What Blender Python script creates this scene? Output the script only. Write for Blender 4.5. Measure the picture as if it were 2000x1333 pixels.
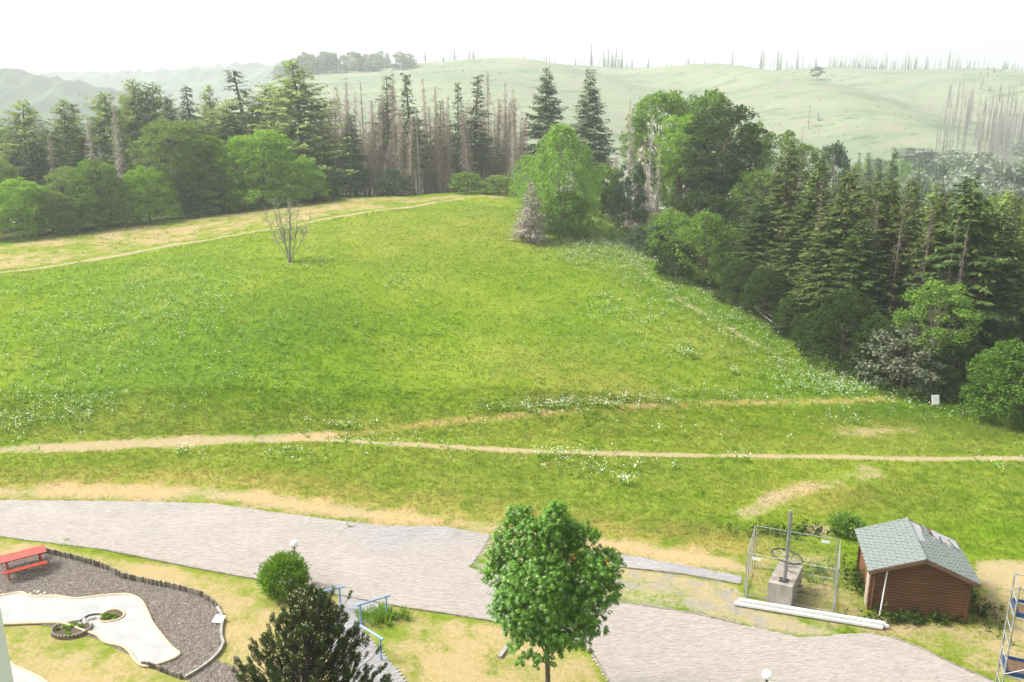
import bpy, math, random
import numpy as np
R_ = math.radians
for o in list(bpy.data.objects): bpy.data.objects.remove(o)
sc = bpy.context.scene
COL = sc.collection

# ------------------------------------------------------------------ camera
CAMZ, PITCH, F = 18.0, R_(14.3), 1555.0
cam = bpy.data.cameras.new('camera'); cam.sensor_width = 36.0; cam.lens = 36.0 * F / 2000.0
cam.clip_start = 0.1; cam.clip_end = 12000
camo = bpy.data.objects.new('camera', cam); COL.objects.link(camo)
camo.location = (0, 0, CAMZ); camo.rotation_euler = (R_(90) - PITCH, 0, 0)
sc.camera = camo

# ------------------------------------------------------------------ sky, sun, exposure
SUN_EL, SUN_AZ = R_(48), R_(-82)          # azimuth from +Y (view direction), negative = to the left
w = bpy.data.worlds.new('World'); sc.world = w; w.use_nodes = True
nt = w.node_tree; nt.nodes.clear()
sky = nt.nodes.new('ShaderNodeTexSky'); sky.sky_type = 'NISHITA'; sky.sun_disc = False
sky.sun_elevation = SUN_EL; sky.sun_rotation = SUN_AZ
sky.air_density = 1.0; sky.dust_density = 6.0; sky.ozone_density = 1.0
hsv = nt.nodes.new('ShaderNodeHueSaturation'); hsv.inputs['Saturation'].default_value = 0.12
bg = nt.nodes.new('ShaderNodeBackground'); bg.inputs['Strength'].default_value = 0.15
out = nt.nodes.new('ShaderNodeOutputWorld')
nt.links.new(sky.outputs[0], hsv.inputs['Color']); nt.links.new(hsv.outputs[0], bg.inputs['Color'])
nt.links.new(bg.outputs[0], out.inputs['Surface'])
sl = bpy.data.lights.new('sun', 'SUN'); sl.energy = 2.4; sl.angle = R_(11); sl.color = (1.0, 0.95, 0.86)
so = bpy.data.objects.new('sun', sl); COL.objects.link(so)
sd = np.array([math.sin(SUN_AZ) * math.cos(SUN_EL), math.cos(SUN_AZ) * math.cos(SUN_EL), math.sin(SUN_EL)])
from mathutils import Vector, Matrix
so.rotation_euler = Vector(sd).to_track_quat('Z', 'Y').to_euler()
so.location = (0, 0, 60)
sc.view_settings.view_transform = 'Standard'; sc.view_settings.look = 'None'
sc.view_settings.gamma = 1.0; sc.view_settings.use_curve_mapping = False
sc.view_settings.exposure = 1.25
sc.render.engine = 'CYCLES'
sc.cycles.max_bounces = 6; sc.cycles.diffuse_bounces = 3; sc.cycles.glossy_bounces = 2
sc.cycles.transmission_bounces = 4; sc.cycles.transparent_max_bounces = 8; sc.cycles.volume_bounces = 2
sc.cycles.use_denoising = True
sc.cycles.sample_clamp_indirect = 6

# ------------------------------------------------------------------ small helpers
CP, SP = math.cos(PITCH), math.sin(PITCH)
def ray(px, py):
    u, v = (px - 1000) / F, (666.5 - py) / F
    return np.array([u, CP + v * SP, -SP + v * CP])
def at(px, py, Y):
    d = ray(px, py); t = Y / d[1]
    return np.array([d[0] * t, Y, CAMZ + d[2] * t])
def atz(px, py, z=0.0):
    d = ray(px, py); t = (z - CAMZ) / d[2]
    return np.array([d[0] * t, d[1] * t, z])

def mesh(name, V, F, smooth=False):
    V = np.asarray(V, dtype=np.float32)
    if isinstance(F, np.ndarray): F = [F]
    F = [np.asarray(f, dtype=np.int32) for f in F if len(f)]
    me = bpy.data.meshes.new(name)
    me.vertices.add(len(V)); me.vertices.foreach_set('co', V.ravel())
    nl = sum(f.size for f in F); nf = sum(len(f) for f in F)
    me.loops.add(nl); me.loops.foreach_set('vertex_index', np.concatenate([f.ravel() for f in F]))
    me.polygons.add(nf)
    tot = np.concatenate([np.full(len(f), f.shape[1], dtype=np.int32) for f in F])
    st = np.concatenate([[0], np.cumsum(tot)[:-1]]).astype(np.int32)
    me.polygons.foreach_set('loop_start', st)
    me.polygons.foreach_set('loop_total', tot)
    me.polygons.foreach_set('use_smooth', np.full(nf, smooth, dtype=bool))
    me.update(); me.validate()
    return me
class MB:                                   # collects shapes for one mesh
    def __init__(s): s.V = []; s.F3 = []; s.F4 = []; s.n = 0
    def add(s, V, F):
        V = np.asarray(V, float).reshape(-1, 3); F = np.asarray(F, int)
        (s.F3 if F.shape[1] == 3 else s.F4).append(F + s.n); s.V.append(V); s.n += len(V); return s
    def box(s, c, size, rz=0.0, M=None):
        hx, hy, hz = [k / 2 for k in size]
        v = np.array([[x, y, z] for z in (-hz, hz) for y in (-hy, hy) for x in (-hx, hx)])
        if M is not None: v = v @ np.array(M).T
        if rz: cz, sz = math.cos(rz), math.sin(rz); v = v @ np.array([[cz, sz, 0], [-sz, cz, 0], [0, 0, 1]])
        f = [[0, 2, 3, 1], [4, 5, 7, 6], [0, 1, 5, 4], [2, 6, 7, 3], [0, 4, 6, 2], [1, 3, 7, 5]]
        return s.add(v + np.array(c), f)
    def tube(s, P, r, n=6, cap=True):
        P = np.asarray(P, float); k = len(P); r = np.broadcast_to(np.asarray(r, float), (k,))
        T = np.gradient(P, axis=0); T /= np.linalg.norm(T, axis=1)[:, None] + 1e-9
        ref = np.array([0, 0, 1.0]) if abs(T[:, 2]).mean() < 0.9 else np.array([1.0, 0, 0])
        A = np.cross(T, ref); A /= np.linalg.norm(A, axis=1)[:, None] + 1e-9; B = np.cross(T, A)
        a = np.linspace(0, 2 * math.pi, n, endpoint=False)
        V = P[:, None] + r[:, None, None] * (np.cos(a)[None, :, None] * A[:, None] + np.sin(a)[None, :, None] * B[:, None])
        i = np.arange(k - 1)[:, None] * n; j = np.arange(n)[None]; j2 = (j + 1) % n
        f = np.stack([i + j, i + n + j, i + n + j2, i + j2], -1).reshape(-1, 4)
        s.add(V.reshape(-1, 3), f)
        if cap:
            for e, idx in ((0, 0), (1, k - 1)):
                c = np.vstack([P[idx], V[idx]]); ff = [[0, 1 + q, 1 + (q + 1) % n] if e == 0 else [0, 1 + (q + 1) % n, 1 + q] for q in range(n)]
                s.add(c, ff)
        return s
    def sphere(s, c, r, nu=12, nv=8):
        u = np.linspace(0, 2 * math.pi, nu, endpoint=False); v = np.linspace(0.02, math.pi - 0.02, nv)
        V = np.array([[math.sin(b) * math.cos(a), math.sin(b) * math.sin(a), math.cos(b)] for b in v for a in u]) * np.array(r) + np.array(c)
        f = [[i * nu + j, (i + 1) * nu + j, (i + 1) * nu + (j + 1) % nu, i * nu + (j + 1) % nu] for i in range(nv - 1) for j in range(nu)]
        return s.add(V, f)
    def data(s, name, smooth=False):
        Fs = []
        if s.F3: Fs.append(np.vstack(s.F3))
        if s.F4: Fs.append(np.vstack(s.F4))
        return mesh(name, np.vstack(s.V), Fs, smooth)
    def build(s, name, mat, parent=None, smooth=False):
        return link(name, s.data(name, smooth), mat, parent)
def link(name, me, mat=None, parent=None, loc=None, rot=None, scale=None, kind=None):
    o = bpy.data.objects.new(name, me); COL.objects.link(o)
    if mat is not None:
        if not me.materials: me.materials.append(mat)
        if me.materials[0] is not mat:
            o.material_slots[0].link = 'OBJECT'; o.material_slots[0].material = mat
    if parent is not None: o.parent = parent
    if loc is not None: o.location = loc
    if rot is not None: o.rotation_euler = rot
    if scale is not None: o.scale = scale
    if kind: o['kind'] = kind
    return o
def empty(name, loc, rz=0.0, label=None, cat=None, group=None):
    o = bpy.data.objects.new(name, None); COL.objects.link(o); o.location = loc; o.rotation_euler = (0, 0, rz)
    o.empty_display_size = 0.3
    return tag(o, label, cat, group)
def tag(o, label=None, cat=None, group=None):
    if label: o['label'] = label
    if cat: o['category'] = cat
    if group: o['group'] = group
    return o

# ------------------------------------------------------------------ materials
def newmat(name):
    m = bpy.data.materials.new(name); m.use_nodes = True; m.node_tree.nodes.clear()
    t = m.node_tree; o = t.nodes.new('ShaderNodeOutputMaterial'); return m, t, o
def N(t, kind, **kw):
    n = t.nodes.new(kind)
    for k, v in kw.items(): setattr(n, k, v)
    return n
def setin(n, k, v, t):
    if hasattr(v, 'is_output') or isinstance(v, bpy.types.NodeSocket): t.links.new(v, n.inputs[k])
    else: n.inputs[k].default_value = v
def noise(t, vec, scale, detail=3.0, rough=0.55):
    n = N(t, 'ShaderNodeTexNoise'); n.inputs['Scale'].default_value = scale; n.inputs['Detail'].default_value = detail
    n.inputs['Roughness'].default_value = rough; t.links.new(vec, n.inputs['Vector']); return n.outputs['Fac']
def mixc(t, f, a, b, blend='MIX'):
    n = N(t, 'ShaderNodeMix', data_type='RGBA', blend_type=blend)
    for k, v in ((0, f), (6, a), (7, b)):
        if isinstance(v, bpy.types.NodeSocket): t.links.new(v, n.inputs[k])
        else: n.inputs[k].default_value = (*v, 1.0) if isinstance(v, tuple) and len(v) == 3 else v
    return n.outputs[2]
def mth(t, op, a, b=0.0, c=0.0, clamp=False):
    n = N(t, 'ShaderNodeMath', operation=op, use_clamp=clamp)
    for k, v in ((0, a), (1, b), (2, c)):
        if isinstance(v, bpy.types.NodeSocket): t.links.new(v, n.inputs[k])
        else: n.inputs[k].default_value = v
    return n.outputs[0]
def sstep(t, v, lo, hi):
    n = N(t, 'ShaderNodeMapRange', interpolation_type='SMOOTHSTEP')
    t.links.new(v, n.inputs[0]); n.inputs[1].default_value = lo; n.inputs[2].default_value = hi
    return n.outputs[0]
def simple(name, c1, c2=None, scale=4.0, rough=0.7, metal=0.0, bump=0.0, bscale=30.0, detail=4.0, stretch=None, obj=True, spec=0.3):
    m, t, o = newmat(name); p = N(t, 'ShaderNodeBsdfPrincipled'); t.links.new(p.outputs[0], o.inputs['Surface'])
    tc = N(t, 'ShaderNodeTexCoord'); v = tc.outputs['Object']
    if stretch:
        mp = N(t, 'ShaderNodeMapping'); mp.inputs['Scale'].default_value = stretch; t.links.new(v, mp.inputs['Vector']); v = mp.outputs[0]
    p.inputs['Roughness'].default_value = rough; p.inputs['Metallic'].default_value = metal
    p.inputs['Specular IOR Level'].default_value = spec
    if c2 is None: p.inputs['Base Color'].default_value = (*c1, 1)
    else:
        f = sstep(t, noise(t, v, scale, detail), 0.3, 0.7)
        r = N(t, 'ShaderNodeNewGeometry').outputs['Random Per Island']
        c = mixc(t, f, c1, c2); c = mixc(t, mth(t, 'MULTIPLY', r, 0.35), c, c2)
        t.links.new(c, p.inputs['Base Color'])
    if bump:
        b = N(t, 'ShaderNodeBump'); b.inputs['Strength'].default_value = bump; b.inputs['Distance'].default_value = 0.02
        t.links.new(noise(t, v, bscale, 5.0), b.inputs['Height']); t.links.new(b.outputs[0], p.inputs['Normal'])
    return m
def leafmat(name, c1, c2, trans=0.3, tint=(1.25, 1.2, 0.7), objvar=0.25, gloss=0.0):
    m, t, o = newmat(name)
    g = N(t, 'ShaderNodeNewGeometry'); oi = N(t, 'ShaderNodeObjectInfo')
    c = mixc(t, g.outputs['Random Per Island'], c1, c2)
    k = mth(t, 'MULTIPLY_ADD', oi.outputs['Random'], objvar, 1.0 - objvar / 2)
    cm = N(t, 'ShaderNodeVectorMath', operation='SCALE'); t.links.new(c, cm.inputs[0]); t.links.new(k, cm.inputs['Scale'])
    d = N(t, 'ShaderNodeBsdfDiffuse'); t.links.new(cm.outputs[0], d.inputs['Color'])
    tr = N(t, 'ShaderNodeBsdfTranslucent')
    ct = mixc(t, 1.0, cm.outputs[0], tint, 'MULTIPLY'); t.links.new(ct, tr.inputs['Color'])
    mx = N(t, 'ShaderNodeMixShader'); mx.inputs[0].default_value = trans
    t.links.new(d.outputs[0], mx.inputs[1]); t.links.new(tr.outputs[0], mx.inputs[2]); s = mx.outputs[0]
    if gloss:
        gl = N(t, 'ShaderNodeBsdfGlossy'); gl.inputs['Roughness'].default_value = 0.45
        m2 = N(t, 'ShaderNodeMixShader'); m2.inputs[0].default_value = gloss
        t.links.new(s, m2.inputs[1]); t.links.new(gl.outputs[0], m2.inputs[2]); s = m2.outputs[0]
    t.links.new(s, o.inputs['Surface']); return m

M = {}
M['bark'] = simple('bark', (0.085, 0.065, 0.05), (0.16, 0.13, 0.105), 1.5, 0.95, stretch=(3, 3, 0.5))
M['bark_pale'] = simple('bark_pale', (0.198, 0.178, 0.155), (0.277, 0.257, 0.224), 1.2, 0.95, stretch=(3, 3, 0.6))
M['deadwood'] = simple('deadwood', (0.266, 0.209, 0.183), (0.475, 0.420, 0.384), 0.8, 0.95, stretch=(2, 2, 0.4))
M['deadtwig'] = leafmat('deadtwig', (0.326, 0.269, 0.234), (0.618, 0.556, 0.492), 0.05, (1, 1, 1), 0.3)
M['deadbrown'] = leafmat('deadbrown', (0.27, 0.205, 0.17), (0.42, 0.335, 0.285), 0.05, (1, 1, 1), 0.3)
M['deadfar'] = leafmat('deadfar', (0.115, 0.1, 0.098), (0.2, 0.18, 0.175), 0.0, (1, 1, 1), 0.2)
M['deadforest'] = leafmat('deadforest', (0.15, 0.125, 0.105), (0.25, 0.215, 0.185), 0.05, (1, 1, 1), 0.3)
M['deadgrey'] = leafmat('deadgrey', (0.216, 0.189, 0.160), (0.360, 0.322, 0.279), 0.05, (1, 1, 1), 0.15)
M['spruce'] = leafmat('spruce', (0.033, 0.064, 0.019), (0.090, 0.135, 0.035), 0.15)
M['spruce_olive'] = leafmat('spruce_olive', (0.046, 0.067, 0.021), (0.130, 0.156, 0.046), 0.18)
M['spruce_grey'] = leafmat('spruce_grey', (0.098, 0.142, 0.081), (0.214, 0.255, 0.146), 0.15)
M['larch'] = leafmat('larch', (0.129, 0.198, 0.063), (0.302, 0.372, 0.116), 0.28)
M['leaf_bright'] = leafmat('leaf_bright', (0.106, 0.228, 0.022), (0.256, 0.413, 0.053), 0.34)
M['leaf_mid'] = leafmat('leaf_mid', (0.082, 0.164, 0.027), (0.189, 0.304, 0.056), 0.32)
M['leaf_olive'] = leafmat('leaf_olive', (0.102, 0.166, 0.037), (0.224, 0.315, 0.081), 0.32)
M['leaf_dark'] = leafmat('leaf_dark', (0.022, 0.046, 0.011), (0.062, 0.098, 0.024), 0.25)
M['leaf_blue'] = leafmat('leaf_blue', (0.048, 0.090, 0.054), (0.102, 0.150, 0.084), 0.25)
M['birch_leaf'] = leafmat('birch_leaf', (0.131, 0.255, 0.041), (0.269, 0.426, 0.096), 0.4)
M['blossom'] = leafmat('blossom', (0.075, 0.1, 0.045), (0.2, 0.205, 0.15), 0.15, (1, 1, 0.9), 0.1)
M['maple_leaf'] = leafmat('maple_leaf', (0.046, 0.134, 0.008), (0.150, 0.319, 0.021), 0.38, (1.3, 1.25, 0.5), 0.0, 0.035)
M['maple_seed'] = leafmat('maple_seed', (0.55, 0.16, 0.07), (0.6, 0.42, 0.12), 0.3, (1, 1, 1), 0.0)
M['pine_needle'] = leafmat('pine_needle', (0.022, 0.046, 0.011), (0.090, 0.122, 0.030), 0.1, (1.2, 1.2, 0.7), 0.0, 0.03)
M['pine_bud'] = leafmat('pine_bud', (0.45, 0.40, 0.20), (0.62, 0.56, 0.33), 0.1, (1, 1, 1), 0.0)
M['globe_bush'] = leafmat('globe_bush', (0.062, 0.148, 0.018), (0.210, 0.350, 0.038), 0.3, (1.2, 1.2, 0.5), 0.0)
M['flower'] = leafmat('flower', (0.527, 0.544, 0.459), (0.722, 0.731, 0.663), 0.2, (1, 1, 1), 0.0)
M['concrete'] = simple('concrete', (0.173, 0.150, 0.128), (0.300, 0.270, 0.232), 2.2, 0.9, bump=0.4, bscale=12, stretch=(1, 1, 0.5))
M['galv'] = simple('galvanised_steel', (0.252, 0.252, 0.252), (0.378, 0.378, 0.369), 6, 0.5, 0.5)
M['dark_steel'] = simple('dark_steel', (0.030, 0.030, 0.032), (0.07, 0.065, 0.06), 6, 0.5, 0.4)
M['white_pvc'] = simple('white_plastic', (0.624, 0.624, 0.616), (0.560, 0.560, 0.544), 1.0, 0.35)
M['sign_white'] = simple('sign_white', (0.640, 0.640, 0.632), (0.576, 0.576, 0.560), 3, 0.5)
M['sign_print'] = simple('sign_print', (0.45, 0.45, 0.46))
M['blue_paint'] = simple('blue_paint', (0.152, 0.272, 0.480), (0.224, 0.344, 0.528), 5, 0.4, 0.0)
M['blue_deck'] = simple('blue_deck', (0.009, 0.036, 0.132), (0.018, 0.054, 0.162), 5, 0.5)
M['red_wood'] = simple('red_wood', (0.21, 0.020, 0.008), (0.28, 0.036, 0.014), 3, 0.38, stretch=(0.4, 6, 6), bump=0.15, bscale=14, spec=0.5)
M['log'] = simple('log_wood', (0.059, 0.023, 0.009), (0.114, 0.050, 0.020), 2.0, 0.65, stretch=(0.5, 4, 8), bump=0.25, bscale=10)
M['bargeboard'] = simple('bargeboard', (0.080, 0.043, 0.022), (0.130, 0.080, 0.050), 2.0, 0.7, stretch=(0.5, 4, 4))
M['shingle'] = simple('shingle', (0.089, 0.113, 0.103), (0.145, 0.166, 0.156), 3.0, 0.75, bump=0.3, bscale=60)
M['felt'] = simple('roof_felt', (0.24, 0.25, 0.265), (0.33, 0.335, 0.345), 2.0, 0.55)
M['bare_board'] = simple('bare_board', (0.252, 0.198, 0.150), (0.348, 0.288, 0.228), 3.0, 0.7)
M['palisade'] = simple('palisade_concrete', (0.120, 0.100, 0.076), (0.232, 0.204, 0.164), 5, 0.9, bump=0.3)
M['kerb'] = simple('kerb_stone', (0.195, 0.182, 0.163), (0.273, 0.260, 0.234), 4, 0.9, bump=0.3)
M['sand_edge'] = simple('sandstone_edge', (0.364, 0.280, 0.168), (0.448, 0.371, 0.252), 4, 0.8)
M['white_path'] = simple('white_paving', (0.335, 0.332, 0.325), (0.255, 0.254, 0.25), 1.6, 0.9, bump=0.2, bscale=8, detail=6, spec=0.1)
M['soil'] = simple('soil', (0.045, 0.032, 0.022), (0.09, 0.065, 0.045), 8, 0.95, bump=0.6)
M['rock'] = simple('pale_rock', (0.266, 0.252, 0.231), (0.420, 0.406, 0.378), 6, 0.8, bump=0.4)
M['gravel_base'] = simple('gravel_base', (0.098, 0.079, 0.066), (0.150, 0.126, 0.109), 10, 0.95, bump=0.8, bscale=40)
M['pebble'] = simple('pebble', (0.094, 0.074, 0.061), (0.300, 0.262, 0.232), 9, 0.9)
M['paver_joint'] = simple('paver_joint', (0.17, 0.15, 0.13), (0.21, 0.185, 0.165), 5, 0.95)
M['plaster'] = simple('white_plaster', (0.80, 0.80, 0.79), (0.76, 0.76, 0.75), 1, 0.85, bump=0.1, bscale=60)
M['glass'] = simple('window_glass', (0.03, 0.035, 0.04), None, rough=0.08, spec=0.6)
M['globe'] = simple('opal_glass', (0.82, 0.82, 0.82), None, rough=0.2, spec=0.5)
def paver_mat():
    m, t, o = newmat('pavers'); p = N(t, 'ShaderNodeBsdfPrincipled'); t.links.new(p.outputs[0], o.inputs['Surface'])
    g = N(t, 'ShaderNodeNewGeometry'); pos = g.outputs['Position']
    c = mixc(t, g.outputs['Random Per Island'], (0.232, 0.207, 0.186), (0.282, 0.253, 0.229))
    at_ = N(t, 'ShaderNodeAttribute', attribute_name='grey')
    grey = mth(t, 'ADD', at_.outputs['Fac'], mth(t, 'MULTIPLY', noise(t, pos, 0.25, 4), 0.8)); grey = sstep(t, grey, 0.45, 1.05)
    c = mixc(t, grey, c, mixc(t, g.outputs['Random Per Island'], (0.195, 0.192, 0.196), (0.245, 0.242, 0.246)))
    c = mixc(t, sstep(t, noise(t, pos, 0.9, 5), 0.57, 0.80), c, (0.20, 0.178, 0.15)); c = mixc(t, mth(t, 'MULTIPLY', sstep(t, noise(t, pos, 0.18, 5, 0.7), 0.50, 0.66), 0.3), c, (0.34, 0.308, 0.28))
    t.links.new(c, p.inputs['Base Color']); p.inputs['Roughness'].default_value = 0.85; p.inputs['Specular IOR Level'].default_value = 0.25
    return m
M['paver'] = paver_mat()

# ------------------------------------------------------------------ terrain height
def tps_fit(P, Z):
    n = len(P); d = np.linalg.norm(P[:, None] - P[None], axis=2); K = np.where(d > 0, d * d * np.log(d + 1e-9), 0) + np.eye(n) * 2.0
    A = np.zeros((n + 3, n + 3)); A[:n, :n] = K; A[:n, n] = 1; A[:n, n + 1:] = P; A[n, :n] = 1; A[n + 1:, :n] = P.T
    return np.linalg.solve(A, np.concatenate([Z, [0, 0, 0]]))
ctl = []
for x in (-90, -50, -20, 0, 20, 45): ctl += [(x, 20, 0.), (x, 40, 0.)]
ctl += [(-60, 46, 0.1), (-35, 45, 0.0), (-10, 46.5, 0.1), (10, 47, 0.1), (30, 49, -0.1), (45, 50, -0.5), (70, 45, -1.0), (90, 70, -4), (-100, 50, -1.0)]
for px, py, Y in [(900, 380, 135), (650, 386, 130), (400, 418, 121), (200, 447, 113), (0, 474, 105), (1000, 378, 136), (1120, 400, 128),
                  (0, 700, 57.5), (0, 600, 71.5), (0, 533, 88), (300, 700, 56.5), (300, 560, 75), (565, 512, 82.5), (565, 640, 60.5), (800, 740, 53.5), (800, 600, 67), (800, 480, 88),
                  (1000, 600, 68), (1000, 700, 56), (1050, 470, 94), (1200, 430, 111), (1200, 560, 77), (1200, 700, 58), (1400, 562, 82), (1400, 680, 61.5), (1600, 690, 64), (1500, 760, 55.5), (1880, 792, 52.5), (1750, 760, 55.5)]:
    q = at(px, py, Y); ctl.append(tuple(q))
ctl += [(45, 72, -1.5), (58, 85, -2), (45, 95, 0.0), (60, 120, -3), (35, 118, 3.5), (100, 120, -6), (100, 160, -8), (45, 150, 2), (15, 150, 7.0), (-20, 150, 8.0), (-50, 150, 7), (-85, 140, 3.5),
        (-120, 110, 0), (-130, 150, 0), (-20, 180, 4), (40, 185, -1), (-90, 185, 0), (0, 230, -5), (120, 220, -9), (-130, 220, -7), (0, 270, -10), (150, 270, -8), (-170, 270, -12), (200, 150, -10), (-200, 150, -6)]
ctl = np.array(ctl); TPS = tps_fit(ctl[:, :2], ctl[:, 2])
def ss(a, b, x): t = np.clip((np.asarray(x, float) - a) / (b - a), 0, 1); return t * t * (3 - 2 * t)
SKY = [(300, 262), (420, 240), (540, 190), (600, 165), (690, 148), (800, 130), (930, 123), (1000, 124), (1100, 131), (1250, 141), (1400, 150), (1520, 140), (1600, 135), (1720, 143), (1850, 152), (2000, 160), (2300, 170), (2800, 190)]
SKX = np.array([at(p, q, 700)[0] for p, q in SKY]); SKZ = np.array([at(p, q, 700)[2] for p, q in SKY])
rng0 = np.random.RandomState(3)
WAV = [(rng0.uniform(-1, 1) / l, rng0.uniform(-1, 1) / l, rng0.uniform(0, 6.28), l) for l in (9, 14, 22, 35, 60, 110) for _ in range(3)]
def H(x, y):
    x = np.asarray(x, float); y = np.asarray(y, float); sh = np.broadcast(x, y).shape
    xf = np.broadcast_to(x, sh).ravel(); yf = np.broadcast_to(y, sh).ravel(); z = np.zeros(xf.size)
    for s in range(0, xf.size, 40000):
        xs = np.clip(xf[s:s + 40000], -220, 220); ys = np.clip(yf[s:s + 40000], 0, 300)
        d2 = (xs[:, None] - ctl[None, :, 0]) ** 2 + (ys[:, None] - ctl[None, :, 1]) ** 2
        z[s:s + 40000] = (0.5 * d2 * np.log(d2 + 1e-9)) @ TPS[:-3] + TPS[-3] + TPS[-2] * xs + TPS[-1] * ys
    z = np.clip(z, -14, 30) * ss(39, 52, yf)
    bump = sum(0.006 * l ** 0.9 * np.sin(6.28 * (a * xf + b * yf) + p) for a, b, p, l in WAV if l < 60)
    z = z + bump * ss(50, 75, yf)
    # valley floor and the far clear-felled hill
    zr = np.interp(xf, SKX, SKZ); far = ss(255, 690, yf) ** 0.85
    big = sum(0.02 * l * np.sin(6.28 * (a * xf + b * yf) + p) for a, b, p, l in WAV if l >= 60)
    zf = -10 + (zr + 10) * far - np.clip(yf - 720, 0, 900) * 0.09 + big * ss(280, 420, yf) * (1 - ss(600, 690, yf))
    k = ss(230, 300, yf); z = z * (1 - k) + zf * k
    z = np.where(yf > 300, np.maximum(z, -12), z)
    return z.reshape(sh)
def hit(px, py, y0=15.0, y1=760.0):
    ys = np.concatenate([np.arange(y0, 160, 0.1), np.arange(160, y1, 1.0)])
    d = ray(px, py); X = d[0] * ys / d[1]; Zr = CAMZ + d[2] * ys / d[1]; zz = H(X, ys)
    i = np.argmax(Zr <= zz + 1e-3)
    return np.array([X[i], ys[i], zz[i]])
def hitz(pts): return np.array([hit(*p)[:2] for p in pts])
def gz(pts): return np.array([atz(*p)[:2] for p in pts])
def smooth_line(P, n=8, closed=False):
    P = np.asarray(P, float); k = len(P); outp = []
    rngk = range(k if closed else k - 1)
    for i in rngk:
        if closed: p0, p1, p2, p3 = P[(i - 1) % k], P[i], P[(i + 1) % k], P[(i + 2) % k]
        else: p0, p1, p2, p3 = P[max(i - 1, 0)], P[i], P[i + 1], P[min(i + 2, k - 1)]
        for t in np.arange(n) / n:
            outp.append(0.5 * ((2 * p1) + (-p0 + p2) * t + (2 * p0 - 5 * p1 + 4 * p2 - p3) * t * t + (-p0 + 3 * p1 - 3 * p2 + p3) * t ** 3))
    if not closed: outp.append(P[-1])
    return np.array(outp)
def pdist(x, y, L):
    d = np.full(x.shape, 1e9)
    for a, b in zip(L[:-1], L[1:]):
        ab = b - a; t = np.clip(((x - a[0]) * ab[0] + (y - a[1]) * ab[1]) / (ab @ ab + 1e-9), 0, 1)
        d = np.minimum(d, np.hypot(x - a[0] - t * ab[0], y - a[1] - t * ab[1]))
    return d
def inside(x, y, P):
    c = np.zeros(x.shape, bool); j = len(P) - 1
    for i in range(len(P)):
        xi, yi = P[i]; xj, yj = P[j]
        if yi != yj: c ^= ((yi > y) != (yj > y)) & (x < (xj - xi) * (y - yi) / (yj - yi) + xi)
        j = i
    return c
def soft_in(x, y, P, wd):
    d = pdist(x, y, np.vstack([P, P[:1]])); return np.clip(0.5 + np.where(inside(x, y, P), d, -d) / (2 * wd), 0, 1)

# ------------------------------------------------------------------ ground regions (real places on the ground)
drive_top = [(-160, 978), (0, 978), (130, 979), (300, 981), (420, 985), (560, 1005), (740, 1028), (870, 1030), (958, 1046), (938, 1080), (916, 1110), (960, 1122), (1100, 1155), (1205, 1176), (1350, 1199), (1450, 1222), (1560, 1246), (1620, 1243), (1690, 1237), (1740, 1246), (1800, 1268), (1860, 1298), (1935, 1330), (2100, 1440)]
drive_bot = [(1500, 1700), (1250, 1440), (1190, 1333), (1145, 1266), (1060, 1232), (960, 1214), (870, 1199), (770, 1184), (660, 1163), (560, 1143), (400, 1114), (200, 1074), (0, 1049), (-160, 1032)]
DRIVE = gz(drive_top + drive_bot)
STRIP = gz([(1150, 1075), (1215, 1084), (1330, 1104), (1450, 1127), (1445, 1142), (1330, 1122), (1210, 1108), (1140, 1096)])
RUBBLE = gz([(925, 1050), (1000, 1060), (1140, 1096), (1330, 1122), (1450, 1145), (1480, 1180), (1600, 1225), (1640, 1240), (1560, 1246), (1450, 1222), (1350, 1199), (1205, 1176), (1100, 1155), (960, 1122), (916, 1110)])
RAMP = gz([(668, 1158), (768, 1182), (703, 1225), (715, 1240), (760, 1290), (800, 1345), (850, 1450), (700, 1450), (640, 1280), (655, 1200)])
GRAVEL = smooth_line(gz([(-140, 1100), (20, 1086), (80, 1080), (150, 1096), (220, 1119), (237, 1130), (300, 1144), (360, 1157), (400, 1171), (424, 1190), (435, 1215), (432, 1240), (436, 1260), (420, 1287), (470, 1310), (452, 1345), (360, 1328), (300, 1303), (150, 1235), (0, 1215), (-140, 1215)]), 4, True)
WPATH = smooth_line(gz([(-120, 1172), (0, 1166), (40, 1160), (62, 1167), (110, 1167), (150, 1172), (205, 1166), (250, 1164), (276, 1176), (290, 1200), (300, 1222), (335, 1266), (350, 1283), (298, 1303), (270, 1298), (246, 1268), (206, 1257), (190, 1243), (168, 1236), (140, 1226), (110, 1219), (10, 1222), (-120, 1228)]), 4, True)
WPATH2 = smooth_line(gz([(-60, 1292), (10, 1296), (32, 1306), (60, 1318), (90, 1336), (110, 1380), (60, 1420), (-80, 1420)]), 4, True)
band_top = [(-160, 950), (0, 948), (200, 942), (400, 945), (520, 955), (700, 985), (900, 1008), (1100, 1036), (1250, 1052), (1440, 1082), (1490, 1112)]
BAND = gz(band_top + [(1450, 1135), (1330, 1112), (1150, 1078), (960, 1050), (870, 1030), (740, 1028), (560, 1005), (420, 985), (130, 978), (-160, 978)])
LAWN = gz([(-200, 1030), (0, 1049), (400, 1114), (660, 1163), (770, 1184), (960, 1214), (1145, 1266), (1190, 1333), (1300, 1700), (-600, 1700)])
RIGHTLAWN = gz([(1905, 1095), (2300, 1090), (2300, 1500), (1935, 1330), (1800, 1268), (1700, 1240), (1640, 1215), (1700, 1200), (1890, 1215)])
FENCED = gz([(1455, 1085), (1640, 1080), (1690, 1150), (1700, 1215), (1640, 1230), (1450, 1185)])
P_LEFT = smooth_line(hitz([(-120, 888), (0, 880), (150, 873), (300, 866), (450, 860), (560, 856), (640, 852)]), 6)
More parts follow.
